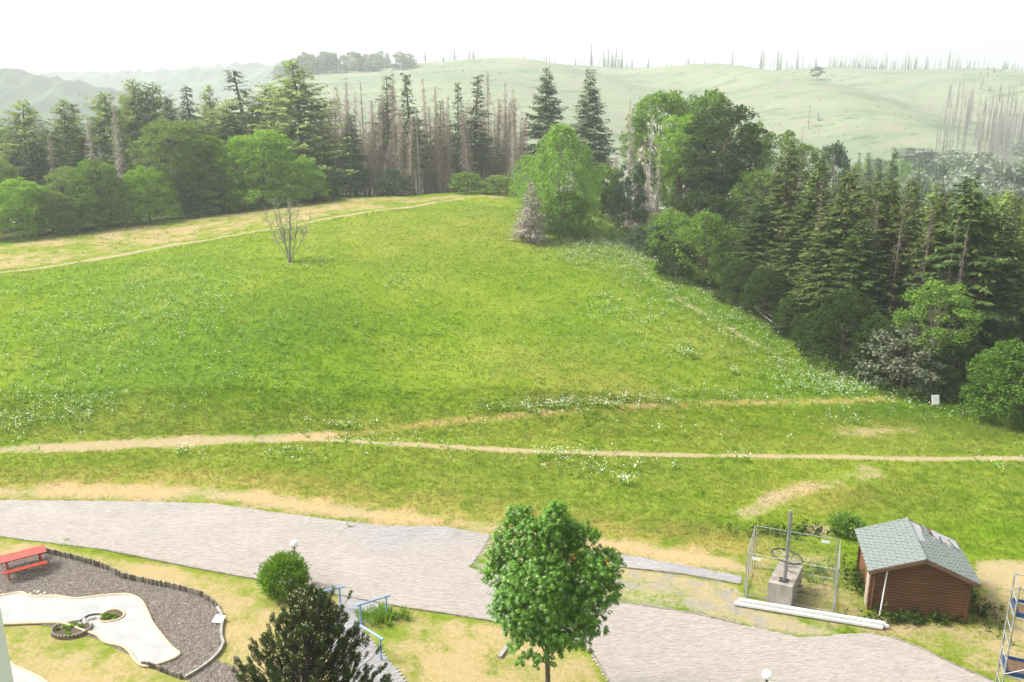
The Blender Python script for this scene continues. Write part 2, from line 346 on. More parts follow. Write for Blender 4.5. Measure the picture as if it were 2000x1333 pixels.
P_UP = smooth_line(hitz([(560, 858), (640, 851), (760, 838), (850, 828), (1000, 812), (1100, 804), (1300, 794), (1500, 786), (1740, 781)]), 6)
P_LOW = smooth_line(hitz([(560, 858), (640, 860), (800, 870), (1000, 880), (1200, 887), (1400, 892), (1600, 893), (1800, 897), (2000, 897), (2200, 900)]), 6)
P_HILL = smooth_line(hitz([(-100, 548), (0, 533), (200, 505), (400, 470), (520, 449), (600, 436), (750, 410), (850, 396), (905, 389)]), 6)
P_RIGHT = smooth_line(hitz([(1170, 420), (1165, 450), (1210, 490), (1290, 560), (1420, 640), (1560, 720), (1650, 755)]), 6)
P_CURVE = smooth_line(gz([(1455, 1008), (1500, 985), (1560, 958), (1640, 938), (1700, 926), (1690, 915)]), 6)
SUMMIT = hitz([(-100, 545), (0, 530), (200, 502), (400, 467), (600, 433), (900, 388), (1000, 392), (1010, 381), (900, 380.5), (650, 388), (400, 421), (200, 450), (0, 480), (-100, 490)])
WOOD_R = np.vstack([hitz([(1160, 395), (1210, 440), (1260, 490), (1330, 545), (1420, 590), (1530, 660), (1660, 720), (1780, 762), (1890, 790)]), [[45, 51], [60, 48], [200, 60], [180, 190], [20, 190], [14, 140]]])
WOOD_L = np.vstack([hitz([(-100, 488), (0, 474), (200, 446), (400, 417), (640, 386)]), [[-28, 141], [16, 139], [20, 250], [-260, 250], [-260, 95]]])
def gauss(x, y, px, py, rx, ry, hillside=True):
    c = hit(px, py); return np.exp(-(((x - c[0]) / rx) ** 2 + ((y - c[1]) / ry) ** 2))
def fields(x, y):
    dry = np.zeros(x.shape); yel = np.zeros(x.shape); lush_shade = np.zeros(x.shape)
    near = y < 60
    dry = np.maximum(dry, 0.80 * soft_in(x, y, BAND, 0.9))
    dry = np.maximum(dry, 0.56 * soft_in(x, y, LAWN, 0.4))
    dry = np.maximum(dry, 0.60 * soft_in(x, y, RIGHTLAWN, 0.6) + 0.4 * gauss(x, y, 1960, 1115, 5, 1.2) * inside(x, y, RIGHTLAWN))
    dry = np.maximum(dry, 0.66 * soft_in(x, y, RUBBLE, 0.3)); dry = np.maximum(dry, 0.5 * soft_in(x, y, FENCED, 0.3))
    dry = np.maximum(dry, 0.80 * (1 - ss(0.2, 1.3, pdist(x, y, P_LEFT)) ) * ss(-8, -16, x))
    dry = np.maximum(dry, 0.75 * (1 - ss(0.2, 0.9, pdist(x, y, P_LEFT))))
    dry = np.maximum(dry, 0.85 * (1 - ss(0.08, 0.62, pdist(x, y, P_LOW))))
    dry = np.maximum(dry, 0.40 * (1 - ss(0.1, 0.7, pdist(x, y, P_UP))))
    dry = np.maximum(dry, 0.9 * (1 - ss(0.25, 1.0, pdist(x, y, P_HILL))))
    dry = np.maximum(dry, 0.45 * (1 - ss(0.2, 0.8, pdist(x, y, P_RIGHT))))
    dry = np.maximum(dry, 0.55 * (1 - ss(0.3, 1.4, pdist(x, y, P_CURVE))))
    dry = np.maximum(dry, 0.50 * soft_in(x, y, SUMMIT, 1.5))
    dry = np.maximum(dry, 0.62 * gauss(x, y, 1700, 845, 3.0, 1.3)); dry = np.maximum(dry, 0.5 * gauss(x, y, 1780, 848, 2.0, 1.6))
    dry = np.maximum(dry, 0.6 * gauss(x, y, 1470, 1003, 0.9, 0.6)); dry = np.maximum(dry, 0.6 * gauss(x, y, 1590, 1035, 1.4, 0.8))
    yel = np.maximum(yel, (1 - ss(0.3, 4.2, pdist(x, y, gz(band_top)))) * 0.95)
    yel = np.maximum(yel, 0.95 * (1 - ss(0.2, 0.9, pdist(x, y, P_UP)))); yel = np.maximum(yel, 0.8 * gauss(x, y, 1600, 965, 3.5, 2.5)); yel = np.maximum(yel, 0.6 * gauss(x, y, 1720, 845, 4.5, 2.5))
    yel = np.maximum(yel, 0.65 * soft_in(x, y, SUMMIT, 4)); yel = np.maximum(yel, 0.45 * gauss(x, y, 850, 450, 22, 16)); yel = np.maximum(yel, 0.5 * gauss(x, y, 200, 925, 12, 1.6))
    yel = np.maximum(yel, 0.45 * gauss(x, y, 1360, 660, 4, 6)); yel = np.maximum(yel, 0.5 * gauss(x, y, 1150, 750, 9, 6))
    low = ss(52, 47, y) * ss(34, 37, y); yel = np.maximum(yel, 0.30 * low); yel = np.maximum(yel, 0.75 * soft_in(x, y, LAWN, 0.4)); yel = np.maximum(yel, 0.6 * soft_in(x, y, RIGHTLAWN, 0.4)); yel = np.maximum(yel, 0.45 * soft_in(x, y, FENCED, 0.4))
    lush_shade = np.maximum(lush_shade, 0.8 * gauss(x, y, 1390, 1035, 3.0, 0.8)); lush_shade = np.maximum(lush_shade, 0.7 * gauss(x, y, 1680, 1130, 1.0, 2.0))
    lush_shade = np.maximum(lush_shade, 0.8 * gauss(x, y, 1940, 1190, 1.6, 1.5)); lush_shade = np.maximum(lush_shade, 0.6 * gauss(x, y, 1720, 980, 3, 2))  # grass right of the shed painted darker where its shadow lies
    lush_shade = np.maximum(lush_shade, 0.55 * gauss(x, y, 560, 640, 10, 9)); lush_shade = np.maximum(lush_shade, 0.75 * (1 - ss(0.5, 13, pdist(x, y, WOOD_R[:9]))))  # near WOOD_R the deeper green also paints the shade of the falling flank
    lush_shade = np.maximum(lush_shade, 0.6 * (1 - ss(0.3, 2, pdist(x, y, WOOD_L[:5])))); lush_shade = np.maximum(lush_shade, 0.25 * gauss(x, y, 900, 910, 16, 2.5))
    lush_shade = np.maximum(lush_shade, 0.6 * (1 - ss(0.6, 1.8, pdist(x, y + -1.2, P_UP))) * ss(-4, 2, x))
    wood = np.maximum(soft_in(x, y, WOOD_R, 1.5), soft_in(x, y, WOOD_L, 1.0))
    grey = soft_in(x, y, RUBBLE, 0.4)
    return dict(dry=dry, yel=yel, lush_shade=lush_shade, wood=wood, grey=grey)

def ground_mat():
    m, t, o = newmat('meadow'); g = N(t, 'ShaderNodeNewGeometry'); pos = g.outputs['Position']
    A = lambda n: N(t, 'ShaderNodeAttribute', attribute_name=n).outputs['Fac']
    n1 = noise(t, pos, 0.09, 5, 0.6); n2 = noise(t, pos, 0.8, 5, 0.65); n3 = noise(t, pos, 6.0, 4, 0.7); n4 = noise(t, pos, 0.28, 4, 0.6)
    rnd = g.outputs['Random Per Island']
    gc = mixc(t, sstep(t, n2, 0.32, 0.68), (0.067, 0.125, 0.007), (0.120, 0.188, 0.013))
    gc = mixc(t, mth(t, 'MULTIPLY', sstep(t, n1, 0.44, 0.62), 0.55), gc, (0.146, 0.195, 0.017))
    gc = mixc(t, mth(t, 'MULTIPLY', sstep(t, n3, 0.45, 0.75), 0.3), gc, (0.048, 0.092, 0.007))
    n5 = noise(t, pos, 0.045, 4, 0.6); gc = mixc(t, mth(t, 'MULTIPLY', sstep(t, n5, 0.50, 0.62), 0.55), gc, (0.066, 0.128, 0.016)); n6 = noise(t, pos, 0.17, 5, 0.65); gc = mixc(t, mth(t, 'MULTIPLY', sstep(t, n6, 0.52, 0.66), 0.5), gc, (0.168, 0.204, 0.027))
    lu = mth(t, 'MULTIPLY', A('lush_shade'), sstep(t, n4, 0.2, 0.6)); gc = mixc(t, lu, gc, mixc(t, n2, (0.041, 0.092, 0.007), (0.076, 0.140, 0.013)))
    ye = mth(t, 'MULTIPLY', A('yel'), sstep(t, mth(t, 'MULTIPLY_ADD', n2, 0.5, mth(t, 'MULTIPLY', n4, 0.5)), 0.30, 0.58)); gc = mixc(t, ye, gc, mixc(t, n3, (0.183, 0.160, 0.037), (0.244, 0.214, 0.062)))
    dn = mth(t, 'ADD', mth(t, 'MULTIPLY', n2, 0.55), mth(t, 'MULTIPLY', n3, 0.45)); dn = mth(t, 'MULTIPLY_ADD', mth(t, 'SUBTRACT', n4, 0.5), 0.8, dn)
    df = sstep(t, mth(t, 'ADD', A('dry'), mth(t, 'MULTIPLY', mth(t, 'SUBTRACT', dn, 0.5), 1.5)), 0.35, 0.72)
    df = mth(t, 'MULTIPLY', df, sstep(t, A('dry'), 0.05, 0.3))
    straw = mixc(t, n3, (0.196, 0.159, 0.084), (0.276, 0.242, 0.152)); straw = mixc(t, mth(t, 'MULTIPLY', A('yel'), mth(t, 'MULTIPLY', sstep(t, n4, 0.3, 0.6), 0.8)), straw, (0.306, 0.223, 0.103)); gc = mixc(t, df, gc, straw)
    rub = mth(t, 'MULTIPLY', A('grey'), sstep(t, noise(t, pos, 1.3, 5), 0.44, 0.66)); gc = mixc(t, rub, gc, mixc(t, n3, (0.162, 0.150, 0.121), (0.229, 0.216, 0.178)))
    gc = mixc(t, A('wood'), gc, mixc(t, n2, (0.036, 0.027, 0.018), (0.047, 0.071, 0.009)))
    # clear-felled far hill: grass, dead brash and bare earth, haze paled into the grass
    sx = N(t, 'ShaderNodeSeparateXYZ'); t.links.new(pos, sx.inputs[0]); far = sstep(t, sx.outputs['Y'], 240, 300)
    mp = N(t, 'ShaderNodeMapping'); mp.inputs['Scale'].default_value = (1, 2.2, 1); t.links.new(pos, mp.inputs[0])
    f1 = noise(t, mp.outputs[0], 0.012, 5, 0.65); f2 = noise(t, mp.outputs[0], 0.05, 8, 0.8)
    fc = mixc(t, sstep(t, f1, 0.4, 0.62), (0.118, 0.152, 0.092), (0.165, 0.190, 0.118)); fc = mixc(t, mth(t, 'MULTIPLY', sstep(t, f2, 0.50, 0.60), 0.8), fc, (0.185, 0.155, 0.125))
    fc = mixc(t, mth(t, 'MULTIPLY', sstep(t, f2, 0.46, 0.38), 0.7), fc, (0.040, 0.065, 0.025))
    gc = mixc(t, far, gc, fc)
    vm = N(t, 'ShaderNodeVectorMath', operation='SCALE'); t.links.new(gc, vm.inputs[0]); t.links.new(mth(t, 'MULTIPLY', mth(t, 'MULTIPLY_ADD', rnd, 0.28, 0.90), mth(t, 'MULTIPLY_ADD', A('blade'), 0.38, 1.0)), vm.inputs['Scale'])
    d = N(t, 'ShaderNodeBsdfDiffuse'); t.links.new(vm.outputs[0], d.inputs['Color'])
    b = N(t, 'ShaderNodeBump'); b.inputs['Strength'].default_value = 0.4; b.inputs['Distance'].default_value = 0.10
    t.links.new(mth(t, 'ADD', n3, n2), b.inputs['Height']); t.links.new(b.outputs[0], d.inputs['Normal'])
    tr = N(t, 'ShaderNodeBsdfTranslucent'); t.links.new(vm.outputs[0], tr.inputs['Color'])
    isb = A('blade'); vx = N(t, 'ShaderNodeMix', data_type='VECTOR'); t.links.new(mth(t, 'MULTIPLY', isb, 0.8), vx.inputs[0]); t.links.new(b.outputs[0], vx.inputs[4]); vx.inputs[5].default_value = (0, 0, 1); t.links.new(vx.outputs[1], d.inputs['Normal'])
    mx = N(t, 'ShaderNodeMixShader'); t.links.new(mth(t, 'MULTIPLY', isb, 0.42), mx.inputs[0])
    t.links.new(d.outputs[0], mx.inputs[1]); t.links.new(tr.outputs[0], mx.inputs[2]); t.links.new(mx.outputs[0], o.inputs['Surface'])
    return m
M['meadow'] = ground_mat()
def put_attr(me, name, vals):
    a = me.attributes.new(name, 'FLOAT', 'POINT'); a.data.foreach_set('value', np.asarray(vals, dtype=np.float32))
def axis(parts):
    out = [parts[0][0]]
    for lo, hi, st, gr in parts:
        v = lo; s = st
        while v < hi - 1e-6:
            v = min(v + s, hi); out.append(v); s *= gr
    return np.array(out)
xh = axis([(0, 36, 0.3, 1), (36, 90, 0.55, 1), (90, 2600, 0.8, 1.06)]); GX = np.concatenate([-xh[:0:-1], xh])
GY = axis([(-400, 14, 20, 1), (14, 52, 0.25, 1), (52, 145, 0.3, 1.012), (145, 760, 2.0, 1.02), (760, 3200, 20, 1.15)])
XX, YY = np.meshgrid(GX, GY); ZZ = H(XX, YY)
nx, ny = len(GX), len(GY); idx = (np.arange(ny - 1)[:, None] * nx + np.arange(nx - 1)[None]).ravel()
gm = mesh('ground', np.stack([XX.ravel(), YY.ravel(), ZZ.ravel()], 1), np.stack([idx, idx + 1, idx + 1 + nx, idx + nx], 1), True)
sel = (YY.ravel() < 260) & (np.abs(XX.ravel()) < 270); fl = fields(XX.ravel()[sel], YY.ravel()[sel])
for k, v in fl.items():
    full = np.zeros(nx * ny); full[sel] = v; put_attr(gm, k, full)
link('ground', gm, M['meadow'], kind='structure')

# far ridges
def ridge(name, sk, Y, depth, mat, rough):
    pts = np.array([at(p, q, Y) for p, q in sk]); xs = np.arange(pts[0, 0], pts[-1, 0], 9.0); zt = np.interp(xs, pts[:, 0], pts[:, 2])
    r = np.random.RandomState(5); zt = np.convolve(np.pad(zt, 12, mode='edge'), np.ones(25) / 25, 'valid'); vs = np.linspace(-1, 1, 34); V = []
    for v in vs:
        h = (1 - abs(v) ** 1.6); yy = Y + v * depth + np.zeros(len(xs))
        V.append(np.stack([xs, yy, -20 + (zt + 20) * h + r.rand(len(xs)) * rough * (0.4 + h)], 1))
    V = np.vstack(V); n = len(xs); i = (np.arange(len(vs) - 1)[:, None] * n + np.arange(n - 1)[None]).ravel()
    link(name, mesh(name, V, np.stack([i, i + 1, i + 1 + n, i + n], 1)), mat, kind='structure')
M['far_wood'] = simple('far_woodland', (0.030, 0.050, 0.026), (0.060, 0.085, 0.040), 0.03, 1.0, spec=0.0)
ridge('hill', [(-700, 150), (-300, 148), (-60, 138), (60, 140), (115, 148), (170, 172), (260, 215), (420, 262), (700, 290)], 820, 230, M['far_wood'], 9)
ridge('hill', [(-500, 175), (-100, 165), (80, 158), (170, 150), (280, 152), (380, 150), (450, 138), (510, 127), (580, 130), (680, 150), (900, 180)], 1350, 380, M['far_wood'], 10)
ridge('hill', [(1350, 175), (1500, 140), (1560, 130), (1610, 132), (1680, 150), (1800, 170)], 1500, 300, M['far_wood'], 8)

# ------------------------------------------------------------------ vegetation meshes
def norm(v): return v / (np.linalg.norm(v, axis=-1, keepdims=True) + 1e-9)
def diamonds(P, D, W, L, wd, fold=0.42):
    """leaf-shaped quads: root P, direction D, side W, length L, half width wd"""
    L = np.asarray(L)[:, None]; wd = np.asarray(wd)[:, None]; n = len(P)
    V = np.stack([P, P + D * L * fold + W * wd, P + D * L, P + D * L * fold - W * wd], 1).reshape(-1, 3)
    i = np.arange(n)[:, None] * 4
    return V, np.hstack([i, i + 1, i + 2, i + 3])
def rdir(r, n):
    v = r.normal(size=(n, 3)); return norm(v)
def conifer(seed, Hh=18.0, R=2.6, cb=0.08, step=0.34, nb=10, up=0.15, droop=0.45, tl=0.68, tw=0.10, dens=14.0, expo=0.85, hang=0.6, ragged=0.25, trunk_r=0.15, gaps=0.0, taper_bot=0.12, keep=1.0, branch_r=0.018):
    r = np.random.RandomState(seed); tk = MB(); cr = MB()
    lean = r.normal(size=2) * 0.012 * Hh; zs = np.linspace(0, Hh, 9)
    tk.tube(np.stack([lean[0] * (zs / Hh) ** 2, lean[1] * (zs / Hh) ** 2, zs - 0.3], 1), trunk_r * (1 - zs / Hh) ** 0.8 + 0.015, 7)
    z = cb * Hh; P, D, W, L, B = [], [], [], [], []
    while z < Hh * 0.985:
        t = (z - cb * Hh) / (Hh * (1 - cb)); env = R * (1 - t) ** expo * min(1.0, 0.45 + t / taper_bot * 0.55)
        for _ in range(max(3, int(nb * (0.75 + 0.5 * r.rand())))):
            if r.rand() > keep: continue
            if gaps and r.rand() < gaps: continue
            az = r.rand() * 6.283; l = max(0.25, env * (1 - ragged * r.rand() ** 1.5) * (1 + 0.12 * r.randn())); z0 = z + r.uniform(-1.0, 1.0) * step
            rad = np.array([math.cos(az), math.sin(az), 0]); lat = np.array([-rad[1], rad[0], 0])
            n = max(4, int(l * dens)); s = (np.arange(n) + r.rand(n)) / n; s = 0.12 + 0.88 * s
            dr = droop * (1 - 0.5 * t) * r.uniform(0.35, 1.65); uu = (up + 0.45 * t ** 2) * r.uniform(0.3, 1.6)
            zz = z0 + uu * s * l - dr * (s ** 1.7) * l + 0.12 * l * s ** 4
            cx = lean * (z0 / Hh) ** 2
            p = np.stack([cx[0] + rad[0] * s * l, cx[1] + rad[1] * s * l, zz], 1)
            side = r.choice([-1, 1], n) * r.uniform(0.25, 1.0, n)
            d = norm(rad * r.uniform(0.35, 1.0, n)[:, None] + lat * side[:, None] - np.array([0, 0, 1.0]) * (hang * r.uniform(0.1, 2.4, n))[:, None])
            P.append(p); D.append(d); L.append(tl * (1.15 - 0.55 * s) * r.uniform(0.6, 1.25, n) * (0.55 + 0.45 * min(1, l / 1.5)))
            if branch_r and l > 0.8:
                q = np.linspace(0, 0.9, 4); tk.tube(np.stack([cx[0] + rad[0] * q * l, cx[1] + rad[1] * q * l, z0 + uu * q * l - dr * q ** 1.7 * l + 0.12 * l * q ** 4], 1), branch_r * (1 - 0.8 * q) * (0.6 + 0.25 * l), 3, False)
        z += step * r.uniform(0.75, 1.25)
    P = np.vstack(P); D = np.vstack(D); L = np.concatenate(L)
    W = norm(np.cross(D, rdir(r, len(P)) * 0.7 + np.array([0, 0, 1.0])))
    cr.add(*diamonds(P, D, W, L, L * tw / tl * r.uniform(0.7, 1.4, len(P))))
    return tk.data('trunk', True), cr.data('crown')
def snag(seed, Hh=20.0, stubs=90, twl=0.9, top=1.0, fuzz=260, tr=0.12, tww=0.020):
    r = np.random.RandomState(seed); tk = MB(); cr = MB(); zs = np.linspace(0, Hh, 8); lean = r.normal(size=2) * 0.02 * Hh
    cx = lambda z: np.stack([lean[0] * (z / Hh) ** 2, lean[1] * (z / Hh) ** 2], -1)
    tk.tube(np.column_stack([cx(zs), zs - 0.3]), tr * (1 - 0.9 * zs / Hh * top) + tr * 0.07, 6)
    n = stubs + fuzz; z = np.concatenate([Hh * r.uniform(0.2, 1.0, stubs), Hh * r.beta(1.6, 1.6, fuzz)]); az = r.rand(n) * 6.283
    rad = np.stack([np.cos(az), np.sin(az), np.zeros(n)], 1); dz = -r.uniform(0.0, 0.9, n); D = norm(rad + dz[:, None] * np.array([0, 0, 1.0]))
    P = np.column_stack([cx(z), z]); L = twl * r.uniform(0.3, 1.3, n) * (1.15 - z / Hh)
    W = norm(np.cross(D, rdir(r, n))); V, Fc = diamonds(P, D, W, L, np.full(n, tww), 0.2); cr.add(V, Fc)
    k = r.randint(0, n, fuzz * 2); s = r.uniform(0.3, 0.95, len(k)); P2 = P[k] + D[k] * (L[k] * s)[:, None]; D2 = norm(D[k] * 0.6 + rdir(r, len(k)) * 0.7 - np.array([0, 0, 0.7]))
    cr.add(*diamonds(P2, D2, norm(np.cross(D2, rdir(r, len(k)))), 0.55 * r.uniform(0.4, 1.2, len(k)), np.full(len(k), 0.016), 0.25))
    return tk.data('trunk', True), cr.data('twigs')
def broadleaf(seed, Hh=12.0, R=4.0, cb=0.12, nclump=190, nleaf=75, ls=0.24, rc=0.165, flat=1.0, bottom=0.55, trunk_r=0.22, hang=0.35, limb=True, shape=1.0, squash=1.0, dome=False):
    """crown of leafy clumps carried by limbs; crown spans cb*H .. H"""
    r = np.random.RandomState(seed); tk = MB(); cr = MB(); zc = Hh * (cb + (1 - cb) * 0.48); rz = Hh * (1 - cb) * 0.5
    zs = np.linspace(0, zc * 1.15, 6); tk.tube(np.stack([0.1 * np.sin(zs), 0.08 * np.cos(zs * 1.3) - 0.08, zs - 0.3], 1), trunk_r * (1 - 0.75 * zs / zs[-1]), 7)
    C = []; tries = 0
    bumps = rdir(r, 9); amp = r.uniform(0.75, 1.12, 9)
    while len(C) < nclump and tries < 6000:
        tries += 1; d = rdir(r, 1)[0]; e = amp[np.argmax(bumps @ d)]; q = r.rand() ** 0.33
        q = 0.5 + 0.5 * q; zz = d[2] * q; wide = (1.0 if zz > 0 else 1.0 - (1 - bottom) * (-zz) ** 1.5)
        if dome:
            hh_ = (zz + 1) / 2; rad_ = (1 - hh_ ** 2.4) ** 0.5; a_ = math.atan2(d[1], d[0]); q2 = 0.45 + 0.55 * r.rand() ** 0.4; qq_ = q2 if hh_ < 0.8 else 1.0
            C.append([math.cos(a_) * rad_ * R * e * qq_ * 0.9, math.sin(a_) * rad_ * R * e * qq_ * 0.9, 0.04 * Hh + hh_ * Hh * 0.9 * (0.88 + 0.12 * e), q]); continue
        if shape != 1.0 and zz > 0: wide *= (1 - zz) ** (shape - 1)
        C.append([d[0] * q * R * e * wide * 0.86, d[1] * q * R * e * wide * 0.86, zc + zz * rz * (0.86 if zz < 0 else 0.86 * e), q])
    C = np.array(C); n = len(C); rr = rc * R * r.uniform(0.55, 1.25, n)
    k = np.repeat(np.arange(n), nleaf); d = rdir(r, len(k)); d[:, 2] = np.where(d[:, 2] < -0.35, -d[:, 2] * 0.7, d[:, 2]); d = norm(d)
    rad = rr[k] * r.uniform(0.35, 1.05, len(k)) ** 0.6
    P = C[k, :3] + d * rad[:, None] * np.array([1, 1, flat * squash]); P[:, 2] = np.maximum(P[:, 2], 0.05)
    out = norm(C[k, :3] - np.array([0, 0, zc * 0.9])); D = norm(d * 0.5 + out * 0.35 + rdir(r, len(k)) * 0.75 - np.array([0, 0, hang]))
    W = norm(np.cross(D, norm(d + rdir(r, len(k)) * 0.5))); L = ls * r.uniform(0.6, 1.3, len(k))
    cr.add(*diamonds(P, D, W, L, L * 0.33))
    if limb:
        for j in r.choice(n, min(n, 34), replace=False):
            c = C[j, :3]; z0 = min(zc * r.uniform(0.35, 0.95), c[2] - 0.2); q = np.linspace(0, 1, 5)[:, None]; a = np.array([0, 0, max(0.3, z0)])
            tk.tube(a + (c - a) * q + np.array([0, 0, 1.0]) * (np.sin(q * 3.14) * 0.08 * Hh * 0.3), trunk_r * 0.36 * (1 - 0.85 * q[:, 0]), 4, False)
    return tk.data('trunk', True), cr.data('crown')
def weeping(seed, Hh=13.0, R=3.6, nst=420, per=34, ls=0.22, cb=0.06, trunk_r=0.16):
    """birch or willow: many fine hanging sprays"""
    r = np.random.RandomState(seed); tk = MB(); cr = MB()
    for b in range(3):
        a = b * 2.1 + r.rand(); q = np.linspace(0, 1, 7); tk.tube(np.stack([np.cos(a) * q ** 1.4 * R * 0.28, np.sin(a) * q ** 1.4 * R * 0.28, q * Hh * (0.93 - 0.1 * b) - 0.2], 1), trunk_r * (1 - 0.93 * q), 6)
    t = r.beta(1.3, 1.15, nst); az = r.rand(nst) * 6.283; env = R * np.clip(np.sin(np.pi * (0.22 + 0.74 * t)) ** 0.8, 0.1, 1) * (1 + 0.26 * np.sin(az * 3 + seed + t * 3) + 0.2 * np.sin(az * 5 + t * 13))
    s = r.uniform(0.25, 1.0, nst) ** 0.6; Q = np.stack([np.cos(az) * env * s, np.sin(az) * env * s, Hh * (cb + (1 - cb) * t)], 1)
    k = np.repeat(np.arange(nst), per); f = r.rand(len(k)); ln = (0.10 * Hh * r.uniform(0.5, 1.3, nst))[k]
    rad = np.stack([np.cos(az), np.sin(az), 0 * az], 1)[k]
    P = Q[k] + rad * (f * 0.35 * ln)[:, None] - np.array([0, 0, 1.0]) * (f ** 1.4 * ln)[:, None] + r.normal(size=(len(k), 3)) * 0.13; P[:, 2] = np.maximum(P[:, 2], 0.05)
    D = norm(rdir(r, len(k)) - np.array([0, 0, 0.5])); L = ls * r.uniform(0.6, 1.3, len(k)); cr.add(*diamonds(P, D, norm(np.cross(D, rdir(r, len(k)))), L, L * 0.34))
    for j in r.choice(nst, 60, replace=False):
        c = Q[j]; a = np.array([c[0] * 0.12, c[1] * 0.12, c[2] * 0.72]); q = np.linspace(0, 1, 4)[:, None]; tk.tube(a + (c - a) * q, 0.035 * (1 - 0.8 * q[:, 0]), 3, False)
    return tk.data('trunk', True), cr.data('crown')

KIND = {}
KIND['spruce'] = [conifer(11), conifer(12, R=2.3, expo=0.95), conifer(13, R=3.0, cb=0.04, ragged=0.4), conifer(14, R=2.0, nb=7, expo=0.8)]
KIND['spruce_wide'] = [conifer(15, R=3.6, nb=9, up=0.25, droop=0.5, tl=0.62, expo=0.75, ragged=0.35), conifer(16, R=3.3, nb=9, up=0.3, droop=0.55, tl=0.6, expo=0.7, ragged=0.45, cb=0.03)]
KIND['spruce_thin'] = [conifer(17, R=2.0, cb=0.22, nb=9, keep=0.75, dens=11, ragged=0.5, hang=0.6), conifer(18, R=1.9, cb=0.35, nb=8, keep=0.66, dens=11, ragged=0.5, hang=0.6), conifer(19, R=2.2, cb=0.30, nb=8, keep=0.75, dens=11, ragged=0.5, hang=0.5)]
KIND['spruce_dense'] = [conifer(20, R=3.0, nb=9, step=0.34, dens=12.0, tl=0.48, hang=0.5, ragged=0.3, cb=0.02, expo=0.62), conifer(21, R=3.2, nb=9, step=0.34, dens=12.0, tl=0.45, hang=0.5, ragged=0.35, cb=0.02, expo=0.55)]
KIND['larch'] = [conifer(22, R=3.4, cb=0.12, nb=9, up=0.35, droop=0.35, tl=0.55, tw=0.085, dens=12, expo=0.62, hang=0.8, ragged=0.5, keep=0.95), conifer(23, R=3.2, cb=0.2, nb=9, up=0.4, droop=0.3, tl=0.55, tw=0.085, dens=12, expo=0.55, hang=0.8, ragged=0.55, keep=0.9), conifer(24, R=3.6, cb=0.06, nb=9, up=0.4, droop=0.4, tl=0.55, tw=0.085, dens=12, expo=0.7, hang=0.7, ragged=0.45, keep=0.95)]
KIND['dead_fir'] = [conifer(25, R=2.0, cb=0.08, nb=6, up=0.05, droop=0.75, tl=0.5, tw=0.028, dens=6.5, hang=0.9, ragged=0.5, keep=0.8, branch_r=0.02), conifer(26, R=1.6, cb=0.12, nb=6, up=0.0, droop=0.8, tl=0.5, tw=0.026, dens=6, hang=1.0, ragged=0.5, keep=0.7, branch_r=0.02)]
KIND['dead_dense'] = [conifer(27, Hh=7, R=1.9, cb=0.02, step=0.2, nb=10, up=0.05, droop=0.45, expo=0.8, tl=0.5, tw=0.035, dens=13, hang=0.8, ragged=0.3, branch_r=0.02, trunk_r=0.10)]
KIND['snag'] = [snag(31 + i, stubs=70 + 20 * i, twl=1.0 + 0.3 * (i % 3), top=(1.0, 0.8, 1.0, 0.9, 1.0)[i], fuzz=(500, 260, 800, 650, 1000)[i]) for i in range(5)]
KIND['far_snag'] = [snag(41 + i, stubs=60, twl=2.6, top=1.0, fuzz=60, tr=0.30, tww=0.07) for i in range(3)]
KIND['broad'] = [broadleaf(51), broadleaf(52, flat=0.65, rc=0.15, nclump=210), broadleaf(53, R=3.6, bottom=0.8, rc=0.14, nclump=230, nleaf=65), broadleaf(54, flat=0.7, hang=0.5, rc=0.17)]
KIND['broad_low'] = [broadleaf(55, Hh=10, cb=0.0, bottom=1.0, nclump=260, R=4.2, dome=True), broadleaf(56, Hh=10, cb=0.0, bottom=1.0, flat=1.0, rc=0.15, nclump=280, R=4.2, dome=True)]
KIND['broad_high'] = [broadleaf(57, Hh=16, R=4, cb=0.3, bottom=0.7, nclump=200, rc=0.17, flat=0.7), broadleaf(58, Hh=16, R=3.4, cb=0.25, bottom=0.6, nclump=120, nleaf=70, rc=0.19)]
KIND['shrub'] = [broadleaf(59, Hh=5, R=2.6, cb=0.0, bottom=1.0, nclump=150, nleaf=65, ls=0.18, trunk_r=0.07, dome=True), broadleaf(60, Hh=5, R=2.6, cb=0.0, bottom=1.0, nclump=110, nleaf=75, ls=0.18, flat=0.7, rc=0.19, trunk_r=0.07, dome=True)]
KIND['feather'] = [weeping(61, Hh=6, R=2.6, nst=300, per=32, ls=0.2, trunk_r=0.07)]
KIND['birch'] = [weeping(62, nst=560), weeping(63, nst=420)]
KIND['far_broad'] = [broadleaf(64 + i, nclump=26, nleaf=40, ls=0.85, rc=0.3, limb=False) for i in range(2)]
KIND['far_spruce'] = [conifer(66 + i, step=0.9, nb=5, tl=1.1, tw=0.24, dens=2.6, branch_r=0) for i in range(2)]
EXT = {}
def extent(kind, i):
    if (kind, i) not in EXT:
        me = KIND[kind][i][1]; v = np.zeros(len(me.vertices) * 3, dtype=np.float32); me.vertices.foreach_get('co', v); v = v.reshape(-1, 3)
        EXT[kind, i] = (max(v[:, 2].max(), 0.5), np.percentile(np.abs(v[:, 0]), 95))
    return EXT[kind, i]
trng = np.random.RandomState(77); CNT = {}
TREE_XY = []
